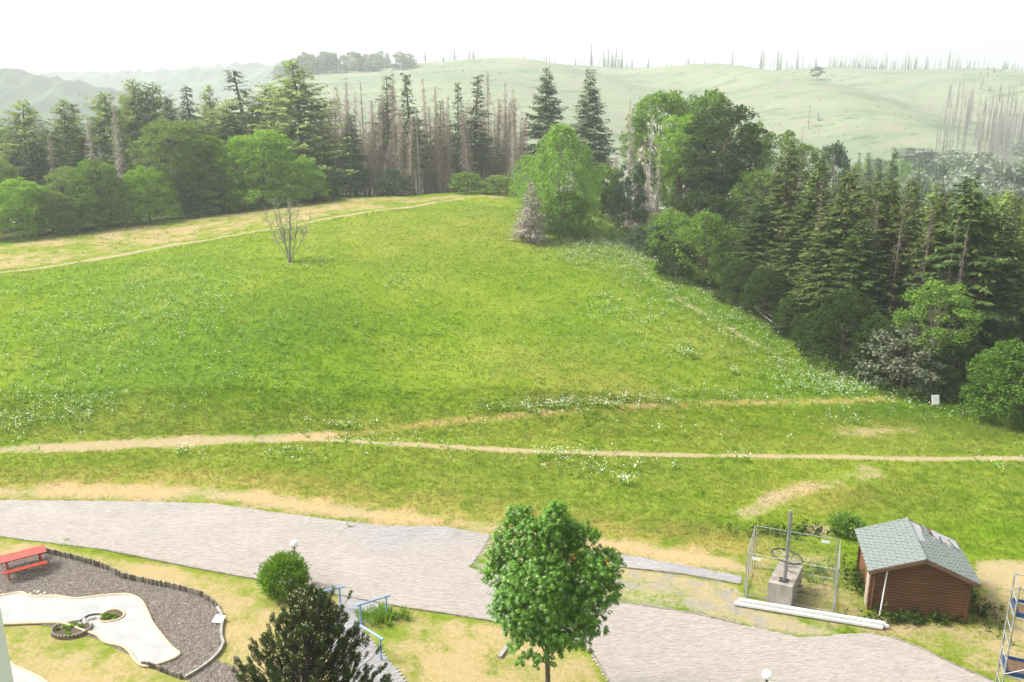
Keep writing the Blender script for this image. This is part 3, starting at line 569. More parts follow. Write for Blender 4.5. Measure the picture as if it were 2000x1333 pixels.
def tree(kind, px, top, base, wpx, mat, label, name='tree', cat='tree', group=None, trunk='bark', var=None, part=None):
    """base = distance in metres, or (pixel row) given as a negative number -> where that pixel meets the ground"""
    if base < 0: g = hit(px, -base)
    else:
        x = at(px, 400, base)[0]; g = np.array([x, base, float(H(x, base))])
    ztop = at(px, top, g[1])[2]; h = ztop - g[2]
    if h < 2.5 and base > 0: return None
    h = max(0.8, h); dep = g[1] * CP - (g[2] + h / 2 - CAMZ) * SP
    wm = wpx * dep / F
    i = (CNT.setdefault(kind, 0) if var is None else var) % len(KIND[kind])
    if var is None: CNT[kind] += 1
    mh, mr = extent(kind, i); s_xy = (wm / 2) / mr; s_z = h / mh
    tmesh, cmesh = KIND[kind][i]
    rt = empty(name, (g[0], g[1], g[2]), trng.rand() * 6.283, label, cat, group)
    rt.scale = (s_xy, s_xy, s_z)
    link('trunk', tmesh, M[trunk], rt)
    link(part or ('twigs' if cmesh.name.startswith('twigs') or kind.startswith('dead') else 'crown'), cmesh, M[mat], rt)
    TREE_XY.append((g[0], g[1])); return rt

M['leaf_round'] = leafmat('leaf_round', (0.040, 0.090, 0.012), (0.10, 0.18, 0.03), 0.3)
# ---- left tree line -----------------------------------------------------------
T = tree
T('broad_low', 38, 345, 108, 125, 'leaf_bright', 'bright green bushy tree at the far left end of the tree line', 'deciduous_tree')
T('broad_low', 98, 372, 109, 90, 'leaf_olive', 'low olive shrub squeezed between two bright bushy trees at far left', 'shrub', 'shrub')
T('broad_low', 12, 305, 119, 80, 'leaf_olive', 'yellowish green tree cut by the left edge of the picture', 'deciduous_tree')
T('broad_low', 192, 308, 113, 92, 'leaf_mid', 'mid green bushy tree with uneven crown left of a pale leaning trunk', 'deciduous_tree')
T('broad', 148, 322, 114, 80, 'leaf_olive', 'slimmer olive tree left of the uneven bushy tree', 'deciduous_tree')
T('broad_low', 150, 380, 111, 100, 'leaf_mid', 'low green shrub at the foot of the uneven bushy tree', 'shrub', 'shrub')
T('broad_low', 232, 345, 114, 70, 'leaf_olive', 'olive green shrub right beside the pale leaning trunk', 'shrub', 'shrub')
T('broad_low', 290, 322, 116, 100, 'leaf_bright', 'small fresh green tree left of the tall rounded olive tree', 'deciduous_tree')
T('broad', 402, 258, 122.5, 100, 'leaf_mid', 'green tree leaning on the right side of the rounded olive tree', 'deciduous_tree')
T('broad', 352, 230, 121, 122, 'leaf_olive', 'tall rounded olive green tree with drooping sprays', 'deciduous_tree', var=3)
T('broad_low', 440, 330, 122, 110, 'leaf_mid', 'green tree filling the gap between the olive and the big bright tree', 'deciduous_tree')
T('broad_low', 520, 252, 124, 142, 'leaf_bright', 'biggest bright green rounded tree left of the dead trunks', 'deciduous_tree', var=1)
T('broad', 470, 280, 123.5, 95, 'leaf_bright', 'smaller bright tree on the left side of the biggest bright one', 'deciduous_tree')
T('broad_low', 585, 298, 123.5, 98, 'leaf_bright', 'low bright tree on the right side of the biggest bright one', 'deciduous_tree')
T('broad_low', 405, 375, 120, 80, 'leaf_dark', 'dark low shrub under the tall rounded olive tree', 'shrub', 'shrub')
T('larch', 62, 193, 137, 125, 'larch', 'leftmost tall larch standing behind the bushy trees', 'larch_tree')
T('larch', 15, 225, 140, 79, 'spruce_grey', 'thin greyish conifer at the left picture edge', 'conifer_tree')
T('spruce', 108, 238, 150, 79, 'spruce_grey', 'short blue-grey spruce between the two leftmost larches', 'spruce_tree')
T('larch', 143, 190, 138, 105, 'larch', 'larch with a forked top, second from the left', 'larch_tree')
T('spruce_thin', 178, 200, 142, 72, 'spruce_grey', 'ragged spruce with thin top beside the fork-topped larch', 'spruce_tree')
T('larch', 234, 177, 139, 112, 'larch', 'tall larch with a long bare pale trunk', 'larch_tree', trunk='bark_pale', var=1)
T('spruce', 262, 178, 150, 79, 'larch', 'narrow conifer directly right of the bare-trunked larch', 'conifer_tree')
T('larch', 287, 153, 147, 99, 'larch', 'tallest pointed larch of the left group', 'larch_tree')
T('larch', 322, 158, 148, 118, 'leaf_olive', 'broad yellowish larch right of the tallest pointed one', 'larch_tree')
T('spruce', 352, 190, 143, 79, 'spruce_grey', 'grey-green spruce behind the rounded olive tree', 'spruce_tree')
T('spruce', 388, 167, 152, 76, 'spruce_grey', 'pointed hazy spruce above the rounded olive tree', 'spruce_tree')
T('larch', 422, 162, 155, 81, 'larch', 'hazy larch right of the pointed hazy spruce', 'larch_tree')
T('larch', 458, 190, 146, 105, 'larch', 'bushy larch with rounded top left of the large larch', 'larch_tree')
T('spruce_thin', 497, 138, 152, 99, 'spruce_grey', 'thin-topped conifer standing above the big bright tree', 'conifer_tree')
T('larch', 540, 160, 150, 112, 'larch', 'soft green larch just left of the large larch', 'larch_tree')
T('larch', 600, 113, 139, 168, 'larch', 'largest larch with long spreading branches next to the dead trunks', 'larch_tree', var=2)
T('spruce', 470, 225, 138, 118, 'spruce', 'dark conifer behind the big bright green tree', 'conifer_tree')
T('spruce', 85, 270, 130, 118, 'spruce', 'dark conifer behind the leftmost bushy trees', 'conifer_tree')
T('spruce', 310, 240, 133, 118, 'spruce', 'dark conifer behind the small fresh green tree', 'conifer_tree')
T('spruce', 400, 245, 136, 118, 'spruce', 'dark conifer behind the right side of the rounded olive tree', 'conifer_tree')
T('spruce', 30, 300, 134, 105, 'spruce', 'dark conifer in the gap at the left picture edge', 'conifer_tree')
T('spruce', 180, 262, 131, 118, 'spruce', 'dark conifer behind the uneven bushy tree', 'conifer_tree')
for px, top, wd, lb in ((35, 245, 90, 'grey-green larch filling in behind the leftmost conifers'), (125, 250, 90, 'grey-green larch behind the fork-topped larch'), (205, 240, 90, 'grey-green larch behind the bare trunks'), (275, 225, 100, 'grey-green larch below the tallest pointed larch'), (345, 215, 90, 'grey-green larch behind the broad yellowish one'),
                        (430, 215, 100, 'grey-green larch behind the hazy larch'), (510, 200, 110, 'grey-green larch below the thin-topped conifer'), (565, 205, 100, 'grey-green larch left of the largest larch'), (635, 235, 80, 'grey-green larch right of the largest larch')):
    T('larch', px, top, 144 + (px % 7), wd, 'larch', lb, 'larch_tree')
for px, top, b, w_, lb in ((190, 228, 126, 22, 'bare pale trunk left of the larch with the long bare trunk'), (212, 282, 122, 18, 'short broken pale trunk between two taller bare ones'), (242, 205, 119, 26, 'tall pale leaning trunk right behind the uneven bushy tree'), (110, 262, 128, 18, 'bare pale trunk right of the leftmost tall larch')):
    T('snag', px, top, b, w_, 'deadtwig', lb, 'dead_tree', 'dead tree', 'bare trunks among the left larches', trunk='bark_pale')

# ---- dead stand in the middle --------------------------------------------------
DG = 'dead spruce trunks on the crest'
def dlab(px):
    for lim, t in ((690, 'bare dead trunk between the largest larch and the narrow living spruce'), (755, 'bare dead trunk just right of the narrow living spruce on the crest'), (802, 'bare dead trunk left of the darkest living spruce on the crest'),
                   (858, 'bare dead trunk right of the darkest living spruce on the crest'), (912, 'bare dead trunk left of the close spruce pair on the crest'), (962, 'bare dead trunk right of the close spruce pair on the crest')):
        if px < lim: return t
    return 'bare dead trunk at the right end of the stand, left of the birch'
r = np.random.RandomState(8)
tall = [(678, 165), (684, 150), (716, 158), (838, 152), (855, 170), (774, 138), (955, 138), (990, 160), (996, 175), (1007, 190), (648, 190), (700, 178), (874, 190), (940, 200), (738, 195), (750, 178), (790, 205), (970, 205), (829, 215), (846, 205), (1018, 235), (905, 215)]
for px, top in tall: T('snag', px, top, 140 + 18 * r.rand(), 24, 'deadbrown', dlab(px), 'dead_tree', 'dead tree', DG, trunk='deadwood')
for i in range(74):
    px = 632 + 392 * (i + r.rand()) / 74; T('snag', px, r.uniform(185, 285), 137.5 + 20 * r.rand(), r.uniform(16, 34), 'deadbrown', dlab(px), 'dead_tree', 'dead tree', DG, trunk='deadwood')
T('spruce', 695, 222, 139, 62, 'spruce_grey', 'narrow living spruce nearest the large larch, among dead trunks', 'spruce_tree', var=3)
T('spruce_thin', 762, 148, 150, 62, 'spruce_grey', 'sparse half-dead spruce left of the darkest living one', 'spruce_tree')
T('spruce_thin', 808, 142, 142, 66, 'spruce_grey', 'darkest narrow living spruce in the middle of the dead stand', 'spruce_tree', var=0)
T('spruce_thin', 860, 196, 150, 40, 'spruce_grey', 'sparse short-crowned spruce between two taller living spruces', 'spruce_tree', var=1)
T('spruce_thin', 896, 160, 147, 48, 'spruce_grey', 'left one of the close pair of grey-green spruces', 'spruce_tree')
T('spruce_thin', 926, 146, 144, 68, 'spruce_grey', 'right and taller one of the close pair of grey-green spruces', 'spruce_tree', var=0)
T('spruce_wide', 1066, 128, 150, 82, 'spruce_grey', 'open-branched spruce whose crown rises above the light green birch', 'spruce_tree', var=0)
T('spruce', 1150, 132, 143, 84, 'spruce_grey', 'full conical spruce right behind the light green birch', 'spruce_tree', var=0)
T('feather', 768, 328, 134, 62, 'leaf_blue', 'bluish green young tree at the foot of the dead stand', 'shrub', 'shrub')
T('shrub', 628, 358, 127, 70, 'leaf_dark', 'dark shrub at the foot of the largest larch', 'shrub', 'shrub')
T('shrub', 726, 362, 133, 46, 'leaf_mid', 'low green shrub left of the bluish young tree', 'shrub', 'shrub')
T('shrub', 800, 362, 133, 40, 'leaf_mid', 'low green shrub right of the bluish young tree', 'shrub', 'shrub')
T('shrub', 914, 334, 132, 62, 'leaf_mid', 'taller dark green shrub at the end of the hill trail', 'shrub', 'shrub')
T('shrub', 884, 350, 131, 50, 'leaf_dark', 'low dark shrub left of the taller one at the trail end', 'shrub', 'shrub')
T('shrub', 975, 341, 130, 64, 'leaf_olive', 'rounded olive shrub on the crest left of the birch', 'shrub', 'shrub')
T('spruce', 880, 290, 158, 60, 'spruce_grey', 'dark young spruce deep between the dead trunks', 'spruce_tree')
T('spruce', 985, 285, 156, 50, 'spruce_grey', 'dark young spruce at the right end of the dead stand', 'spruce_tree')

# ---- birch, dead spruce and the bare tree on the hill ---------------------------
T('birch', 1096, 238, -452, 128, 'birch_leaf', 'tall light green feathery birch on the hill crest', 'birch_tree', trunk='bark_pale', var=0)
T('birch', 1030, 300, -398, 62, 'birch_leaf', 'slim light green birch at the left side of the tall one', 'birch_tree', trunk='bark_pale', var=1)
T('feather', 1105, 370, -462, 105, 'leaf_mid', 'green undergrowth at the foot of the tall birch', 'shrub', 'shrub')
T('dead_dense', 1036, 355, -472, 66, 'deadgrey', 'small grey dead spruce standing on the grass before the birch', 'dead_spruce', 'dead tree', trunk='deadwood')

# ---- right slope, upper part ---------------------------------------------------
T('broad', 1283, 174, 128, 115, 'leaf_mid', 'rounded green tree at the left of the right-hand tree group', 'deciduous_tree')
T('broad', 1368, 168, 132, 98, 'leaf_mid', 'rounded tree top peeping out behind the dark flat-topped one', 'deciduous_tree')
T('broad_high', 1412, 193, 112, 140, 'leaf_dark', 'dark green flat-topped beech, the biggest of the right group', 'deciduous_tree', var=0)
T('broad', 1402, 300, 113, 110, 'leaf_dark', 'dark green lower tree under the flat-topped beech', 'deciduous_tree')
T('broad_high', 1322, 220, 118, 88, 'leaf_bright', 'light green tree standing before the rounded green ones', 'deciduous_tree', var=1)
T('broad', 1325, 290, 116, 80, 'leaf_mid', 'green tree beneath the light green one on the right slope', 'deciduous_tree')
T('broad_high', 1458, 235, 119, 78, 'leaf_mid', 'loose light tree leaning out right of the flat-topped beech', 'deciduous_tree', var=1, trunk='bark_pale')
T('broad_high', 1515, 252, 110, 86, 'leaf_mid', 'thin airy tree with pale stems left of the dark spruces', 'deciduous_tree', var=1, trunk='bark_pale')
T('broad', 1480, 330, 106, 90, 'leaf_mid', 'green leafy tree under the thin airy one', 'deciduous_tree')
T('broad', 1618, 273, 126, 56, 'leaf_blue', 'small round bluish tree behind the spruces', 'deciduous_tree')
T('broad_high', 1240, 228, 134, 60, 'leaf_olive', 'pale sparse tree behind the two bare snags', 'deciduous_tree', var=1)
T('broad_high', 1572, 278, 112, 70, 'leaf_olive', 'olive tree between the dark spruce and the small round tree', 'deciduous_tree', var=1)
T('dead_fir', 1382, 268, -412, 42, 'deadtwig', 'dead spruce with drooping bare twigs in front of the beech', 'dead_spruce', 'dead tree', trunk='bark_pale')
T('dead_fir', 1428, 262, -436, 50, 'deadtwig', 'taller dead spruce right of the one before the beech', 'dead_spruce', 'dead tree', trunk='bark_pale')
T('snag', 1228, 190, 118, 26, 'deadtwig', 'thin bare snag right of the conical spruce', 'dead_tree', 'dead tree', trunk='bark_pale')
T('snag', 1266, 224, 112, 20, 'deadtwig', 'short bare snag before the rounded green tree', 'dead_tree', 'dead tree', trunk='bark_pale')
T('dead_dense', 1252, 282, 106, 62, 'deadtwig', 'greyish brown mass of hanging dead branches', 'dead_spruce', 'dead tree', trunk='bark_pale')
T('dead_dense', 1200, 300, 116, 46, 'deadtwig', 'brownish dead brush beside the conical spruce', 'dead_spruce', 'dead tree', trunk='deadwood')
T('snag', 1284, 290, 103, 22, 'deadtwig', 'pale upright trunk at the right end of the hanging dead branches', 'dead_tree', 'dead tree', trunk='bark_pale', var=1)
T('shrub', 1228, 312, 102.5, 62, 'leaf_blue', 'bluish green bushy tree in front of the hanging dead branches', 'shrub', 'shrub')
T('shrub', 1180, 315, 112, 62, 'leaf_mid', 'green shrub between the birch and the bluish bushy tree', 'shrub', 'shrub')
T('shrub', 1195, 352, 109, 46, 'leaf_dark', 'dark low shrub left of the bluish bushy tree', 'shrub', 'shrub')
T('feather', 1372, 408, -548, 120, 'leaf_mid', 'feathery rounded green tree at the wood edge', 'deciduous_tree', var=0)
T('shrub', 1312, 412, -505, 90, 'leaf_mid', 'green shrub left of the feathery rounded tree', 'shrub', 'shrub')
T('shrub', 1262, 432, -492, 70, 'leaf_blue', 'grey-green shrub beside the brush pile', 'shrub', 'shrub')
T('shrub', 1320, 470, -545, 66, 'leaf_dark', 'low dark shrub with arching stems at the wood edge', 'shrub', 'shrub')
T('shrub', 1300, 405, 99, 70, 'leaf_olive', 'yellowish shrub behind the brush piles', 'shrub', 'shrub')
for px, top, d, wd, lb in ((1362, 372, 103, 90, 'dark shrub at the foot of the light green tree on the slope'), (1408, 376, 102, 100, 'dark shrub under the flat-topped beech'), (1452, 382, 100, 90, 'dark shrub under the loose light tree')): T('shrub', px, top, d, wd, 'leaf_dark', lb, 'shrub', 'shrub')
T('dead_fir', 1462, 350, -455, 40, 'deadtwig', 'dead twiggy spruce between the beech and the dark spruces', 'dead_spruce', 'dead tree', trunk='bark_pale')

# ---- right forest ----------------------------------------------------------------
T('spruce_dense', 1530, 276, 80, 104, 'spruce_olive', 'leftmost tall spruce of the dark right-hand forest', 'spruce_tree')
T('spruce_dense', 1484, 392, 80, 92, 'spruce', 'shorter dark spruce at the left front of the forest', 'spruce_tree', var=None)
T('spruce_dense', 1592, 306, 73, 104, 'spruce', 'dark pointed spruce right of the leftmost tall one', 'spruce_tree', var=0)
T('spruce_dense', 1652, 324, 67, 136, 'spruce_olive', 'broad olive spruce hung with cones, centre of the forest', 'spruce_tree')
T('spruce', 1737, 288, 104, 46, 'spruce', 'slim dark spruce sticking up behind the forest', 'spruce_tree', var=1)
T('spruce', 1690, 296, 107, 38, 'spruce_grey', 'slim grey-green spruce left of the slim dark one', 'spruce_tree', var=0)
T('spruce', 1712, 310, 108, 34, 'spruce_olive', 'short olive spruce between the two slim ones', 'spruce_tree')
T('spruce_thin', 1668, 298, 112, 18, 'spruce_grey', 'very thin spire-like spruce behind the forest', 'spruce_tree')
T('spruce_dense', 1735, 350, 66, 124, 'spruce_olive', 'mid green spruce right of the cone-hung one', 'spruce_tree')
T('spruce_thin', 1786, 362, 64, 92, 'spruce_olive', 'ragged spruce with dead lower branches', 'spruce_tree', var=2)
T('spruce_thin', 1792, 330, 98, 22, 'spruce_olive', 'small spruce top alone against the hazy slope', 'spruce_tree', var=1)
T('spruce_wide', 1846, 372, 62, 124, 'spruce_olive', 'spruce with grey dead branches left of the tallest front one', 'spruce_tree')
T('spruce_wide', 1905, 341, 60, 176, 'spruce', 'big dark spruce behind the pale streaked trunk at the right', 'spruce_tree', var=1)
T('snag', 1893, 430, 57.5, 16, 'deadforest', 'pale streaked bare trunk in front of the big dark spruce', 'dead_tree', 'dead tree', trunk='bark', var=1)
T('spruce_dense', 1968, 400, 60, 130, 'spruce', 'dark spruce at the right picture edge', 'spruce_tree', var=2)
T('broad', 1958, 374, 84, 110, 'leaf_olive', 'yellow-green leafy tree behind the big dark spruce', 'deciduous_tree')
T('spruce_dense', 1560, 400, 73, 104, 'spruce_olive', 'olive spruce filling the gap below the pointed one', 'spruce_tree')
T('spruce_dense', 1690, 430, 64, 110, 'spruce', 'dark spruce below the mid green one', 'spruce_tree')
T('spruce_dense', 1615, 440, 68, 100, 'spruce', 'dark low spruce below the cone-hung one', 'spruce_tree')
T('spruce', 2005, 470, 59, 130, 'spruce', 'dark spruce cut off by the right picture edge', 'spruce_tree')
T('spruce', 1790, 460, 66, 110, 'spruce', 'dark spruce behind the flowering hawthorn', 'spruce_tree')
T('spruce', 1850, 470, 62, 110, 'spruce', 'dark spruce left of the pale streaked trunk', 'spruce_tree')
T('broad', 1690, 380, 88, 70, 'leaf_mid', 'leafy green tree between the cone-hung and the mid green spruce', 'deciduous_tree')
T('broad', 1720, 470, 72, 80, 'leaf_dark', 'dark leafy tree at the foot of the mid green spruce', 'deciduous_tree')
T('dead_fir', 1563, 292, 89, 40, 'deadforest', 'reddish grey dead spruce between the two left spruces', 'dead_spruce', 'dead tree', trunk='bark')
T('dead_fir', 1625, 300, 108, 44, 'deadforest', 'pale dead spruce behind the cone-hung spruce', 'dead_spruce', 'dead tree', trunk='bark')
T('dead_fir', 1830, 338, 90, 64, 'deadforest', 'pinkish grey dead spruce before the hazy slope', 'dead_spruce', 'dead tree', trunk='bark')
T('dead_fir', 1772, 345, 92, 36, 'deadforest', 'thin dead spruce next to the lone spruce top', 'dead_spruce', 'dead tree', trunk='bark')
T('dead_fir', 1532, 330, 86, 34, 'deadforest', 'grey dead spruce in front of the leftmost tall spruce', 'dead_spruce', 'dead tree', trunk='bark')
T('dead_fir', 1704, 390, 76, 34, 'deadforest', 'grey twiggy dead tree in the middle of the forest', 'dead_spruce', 'dead tree', trunk='bark')
# slender rows that close the wall of trees
rr_ = np.random.RandomState(44)
for i in range(22):
    px = 1465 + 25 * i + rr_.uniform(-8, 8); T(('spruce', 'spruce_thin', 'spruce_dense')[i % 3], px, 318 + abs(px - 1600) * 0.12 + rr_.uniform(0, 70), (96 if px < 1600 else 84 if px < 1800 else 74) + rr_.uniform(-4, 4), rr_.uniform(58, 84), ('spruce_olive', 'spruce', 'larch')[i % 3], 'slender spruce within the dark wall of the right-hand forest, ' + ('left third' if px < 1640 else 'middle third' if px < 1820 else 'right third'), 'spruce_tree', 'tree', 'slender spruces in the right-hand forest')
for px, top, d, lb in ((1505, 330, 84, 'grey dead trunk near the left end of the dark forest'), (1606, 350, 71, 'grey dead trunk right of the dark pointed spruce'), (1672, 372, 66, 'grey dead trunk beside the cone-hung spruce'), (1712, 400, 64, 'grey dead trunk before the mid green spruce'), (1762, 385, 63, 'grey dead trunk left of the ragged spruce'), (1820, 400, 61, 'grey dead trunk right of the ragged spruce'), (1868, 420, 59, 'grey dead trunk between the two front right spruces')):
    T('dead_fir', px, top, d, 34, 'deadforest', lb, 'dead_spruce', 'dead tree', trunk='bark')
# understorey along the edge of the meadow
T('broad_low', 1640, 560, -712, 130, 'leaf_dark', 'large dark leafy tree bulging onto the meadow', 'deciduous_tree')
T('broad_low', 1556, 575, -655, 90, 'leaf_dark', 'dark green bush by the fallen trunks', 'shrub', 'shrub')
T('broad_low', 1490, 520, -616, 84, 'leaf_dark', 'green bush where the forest edge turns uphill', 'shrub', 'shrub')
T('broad_low', 1440, 505, -592, 76, 'leaf_dark', 'green bush right of the feathery rounded tree', 'shrub', 'shrub')
T('broad_low', 1590, 610, -684, 70, 'leaf_dark', 'smaller lighter bush left of the large dark leafy tree', 'shrub', 'shrub')
T('shrub', 1758, 632, -757, 150, 'blossom', 'hawthorn bush covered in faded white blossom', 'shrub', 'shrub', var=0)
T('broad_high', 1815, 548, -770, 120, 'leaf_mid', 'light green airy tree above the white-blossomed bush', 'deciduous_tree', trunk='bark', var=1)
T('broad_low', 1845, 650, -776, 80, 'leaf_dark', 'green bush right of the white-blossomed bush', 'shrub', 'shrub')
T('broad_low', 1700, 610, -738, 90, 'leaf_dark', 'dark bush left of the white-blossomed bush', 'shrub', 'shrub')
T('spruce', 1885, 560, 57, 100, 'spruce', 'short dark spruce behind the white board', 'spruce_tree')
T('broad_low', 1978, 662, -824, 165, 'leaf_round', 'round glossy green tree at the right edge beside the white board', 'deciduous_tree', var=0)
T('shrub', 1998, 770, -832, 60, 'leaf_mid', 'low green shrub at the foot of the round tree', 'shrub', 'shrub')

M['hazy_green'] = leafmat('hazy_green', (0.15, 0.19, 0.14), (0.22, 0.26, 0.19), 0.2)  # leaf colours paled so distance haze is partly in the paint
# ---- far slope -------------------------------------------------------------------
r = np.random.RandomState(21); FSG = 'far dead trunks on the skyline'; fsl = lambda px: 'thin hazy dead trunk on the far skyline ' + ('above the crest trees at left' if px < 1000 else 'between the two tall spruces and the birch' if px < 1140 else 'right of the conical spruce' if px < 1370 else 'behind the small copse' if px < 1510 else 'right of the small copse' if px < 1700 else 'beside the grey wood at right')
sky_px = [(838, 100), (872, 112), (893, 95), (920, 100), (928, 100), (975, 120), (1022, 112), (1070, 118), (1148, 88), (1172, 100), (1180, 96), (1187, 102), (1194, 95), (1206, 103), (1255, 118), (1290, 122), (1300, 124), (1330, 112), (1340, 118), (1412, 102), (1466, 98), (1470, 102), (1497, 100), (1503, 108), (1535, 102), (1617, 122), (1680, 130), (1690, 128), (1715, 120), (1743, 108), (1757, 112), (1776, 112), (1817, 98), (1000, 128), (1120, 124), (1225, 118), (1368, 128), (1570, 120), (1650, 126), (860, 118)]
for px, top in sky_px: T('far_snag', px, top - 3, 660 + 60 * r.rand(), 13, 'deadfar', fsl(px), 'dead_tree', 'dead tree', FSG, trunk='deadfar')
def far_trunks():
    mb = MB(); tw = MB(); rs = np.random.RandomState(71); spots = []
    for i in range(270):
        px = rs.uniform(820, 1840) if i < 120 else rs.normal(1188, 16) if i < 150 else rs.uniform(1590, 1870); spots.append((px, rs.uniform(102, 130), 680 + 50 * rs.rand()))
    for i in range(330):
        px = 1812 + 225 * rs.rand() ** 0.75; d = rs.uniform(330, 680); spots.append((px, 106 + (px - 1850) * 0.10 + (640 - d) * 0.33 + rs.uniform(-8, 45), d))
    for px, top, d in spots:
        x = at(px, 400, d)[0]; z = float(H(x, d)); h = at(px, top, d)[2] - z
        if h < 4: continue
        mb.tube([[x, d, z - 0.5], [x + rs.normal() * 0.2, d, z + h * 0.5], [x + rs.normal() * 0.4, d, z + h]], [0.24, 0.17, 0.04], 4, False)
        n = 60; zz = z + h * rs.uniform(0.15, 1, n); a = rs.rand(n) * 6.28; D = norm(np.stack([np.cos(a), np.sin(a), -rs.uniform(0, 0.7, n)], 1)); L = rs.uniform(0.8, 2.6, n) * (1.2 - (zz - z) / h); tw.add(*diamonds(np.stack([np.full(n, x), np.full(n, d), zz], 1), D, norm(np.cross(D, rdir(rs, n))), L, np.full(n, 0.05), 0.3))
    for nm, b_, mt in (('dead_wood_trunks', mb, 'deadfar'), ('dead_wood_twigs', tw, 'deadfar')):
        o = b_.build(nm, M[mt]); o['kind'] = 'stuff'; tag(o, 'grey mass of smaller hazy dead ' + nm[10:] + ' along the far skyline and slope', 'dead wood')
far_trunks()
for i in range(70):
    px = 1825 + 205 * r.rand() ** 0.8; d = r.uniform(300, 640); T('far_snag', px, (108 + (px - 1850) * 0.10 + (640 - d) * 0.33) + r.uniform(-10, 40), d, r.uniform(7, 12), 'deadfar', 'hazy dead trunk in the grey wood at right, ' + ('upper left part' if px < 1900 and d > 470 else 'upper right part' if d > 470 else 'lower left part' if px < 1900 else 'lower right part'), 'dead_tree', 'dead tree', 'dead wood on the right far slope', trunk='deadfar')
for px, top, d in ((1565, 205, 420), (1582, 215, 430), (1612, 190, 480), (1638, 205, 450), (1650, 195, 520), (1700, 215, 440), (1755, 195, 520), (1530, 250, 380), (1555, 245, 390), (1450, 165, 600), (1765, 200, 500)):
    T('far_snag', px, top, d, 12, 'deadgrey', 'lone pale snag left standing on the clear-felled slope', 'dead_tree', 'dead tree', 'lone snags on the clear-felled slope', trunk='bark_pale')
for i in range(84):
    px = 560 + 250 * r.rand(); T(('far_spruce', 'far_broad')[i % 2], px, 98 + r.rand() * 30 + max(0, 625 - px) * 0.35, 585 + 85 * r.rand(), r.uniform(16, 28), 'hazy_green', ('hazy pointed' if not i % 2 else 'hazy rounded') + ' tree on the far hill shoulder' + (' above the largest larch' if px < 690 else ' right of the largest larch'), 'tree', 'tree', 'wood on the left shoulder of the far hill')
for i in range(16):
    px = 1372 + 122 * (i + r.rand()) / 16; T('far_broad', px, 134 + 6 * r.rand() + abs(px - 1430) * 0.06, 640, 24, 'leaf_mid', 'pale hazy tree in the small copse under the far skyline', 'tree', 'tree', 'copse under the far skyline')
T('far_broad', 1572, 130, 600, 20, 'leaf_blue', 'single hazy tree right of the small copse on the far slope', 'tree', 'tree')
for i in range(48):
    px = 1740 + 300 * r.rand(); d = r.uniform(200, 390); T('far_broad', px, 287 + (390 - d) * 0.34 - max(0, px - 1850) * 0.12 + r.uniform(-18, 25), d, r.uniform(40, 75), ('hazy_green', 'leaf_blue', 'hazy_green')[i % 3], 'hazy rounded tree under the right far slope, ' + ('nearer row' if d < 290 else 'farther row') + (' near the dark spruce' if px < 1890 else ' at the picture edge'), 'tree', 'tree', 'trees at the foot of the right far slope')
for i in range(26):
    px = 1650 + 130 * r.rand(); d = r.uniform(230, 320); T('far_broad', px, 315 + r.uniform(-10, 25), d, r.uniform(25, 45), ('leaf_blue', 'leaf_mid')[i % 2], ('bluish' if i % 2 == 0 else 'greenish') + ' hazy low tree in the hollow behind the slim spruces', 'tree', 'tree', 'trees in the hollow behind the slim spruces')

def brash():
    r = np.random.RandomState(33); n = 9000; y = r.uniform(300, 690, n); x = (r.rand(n) * 2 - 1) * y * 0.72; z = H(x, y); k = (z > 2) & (x > -0.35 * y); x, y, z = x[k], y[k], z[k]; n = len(x)
    D = norm(rdir(r, n) * np.array([1, 1, 0.3]) + np.array([0, 0, 0.5])); L = r.uniform(0.3, 1.1, n); P = np.stack([x, y, z - 0.1], 1)
    o = link('brash', mesh('brash', *diamonds(P, D, norm(np.cross(D, rdir(r, n))), L, L * r.uniform(0.1, 0.35, n))), M['brash'], kind='stuff'); tag(o, 'brash and young growth strewn over the clear-felled far slope', 'brash')
M['brash'] = leafmat('brash', (0.10, 0.125, 0.065), (0.20, 0.19, 0.145), 0.1, (1, 1, 1), 0)
brash()

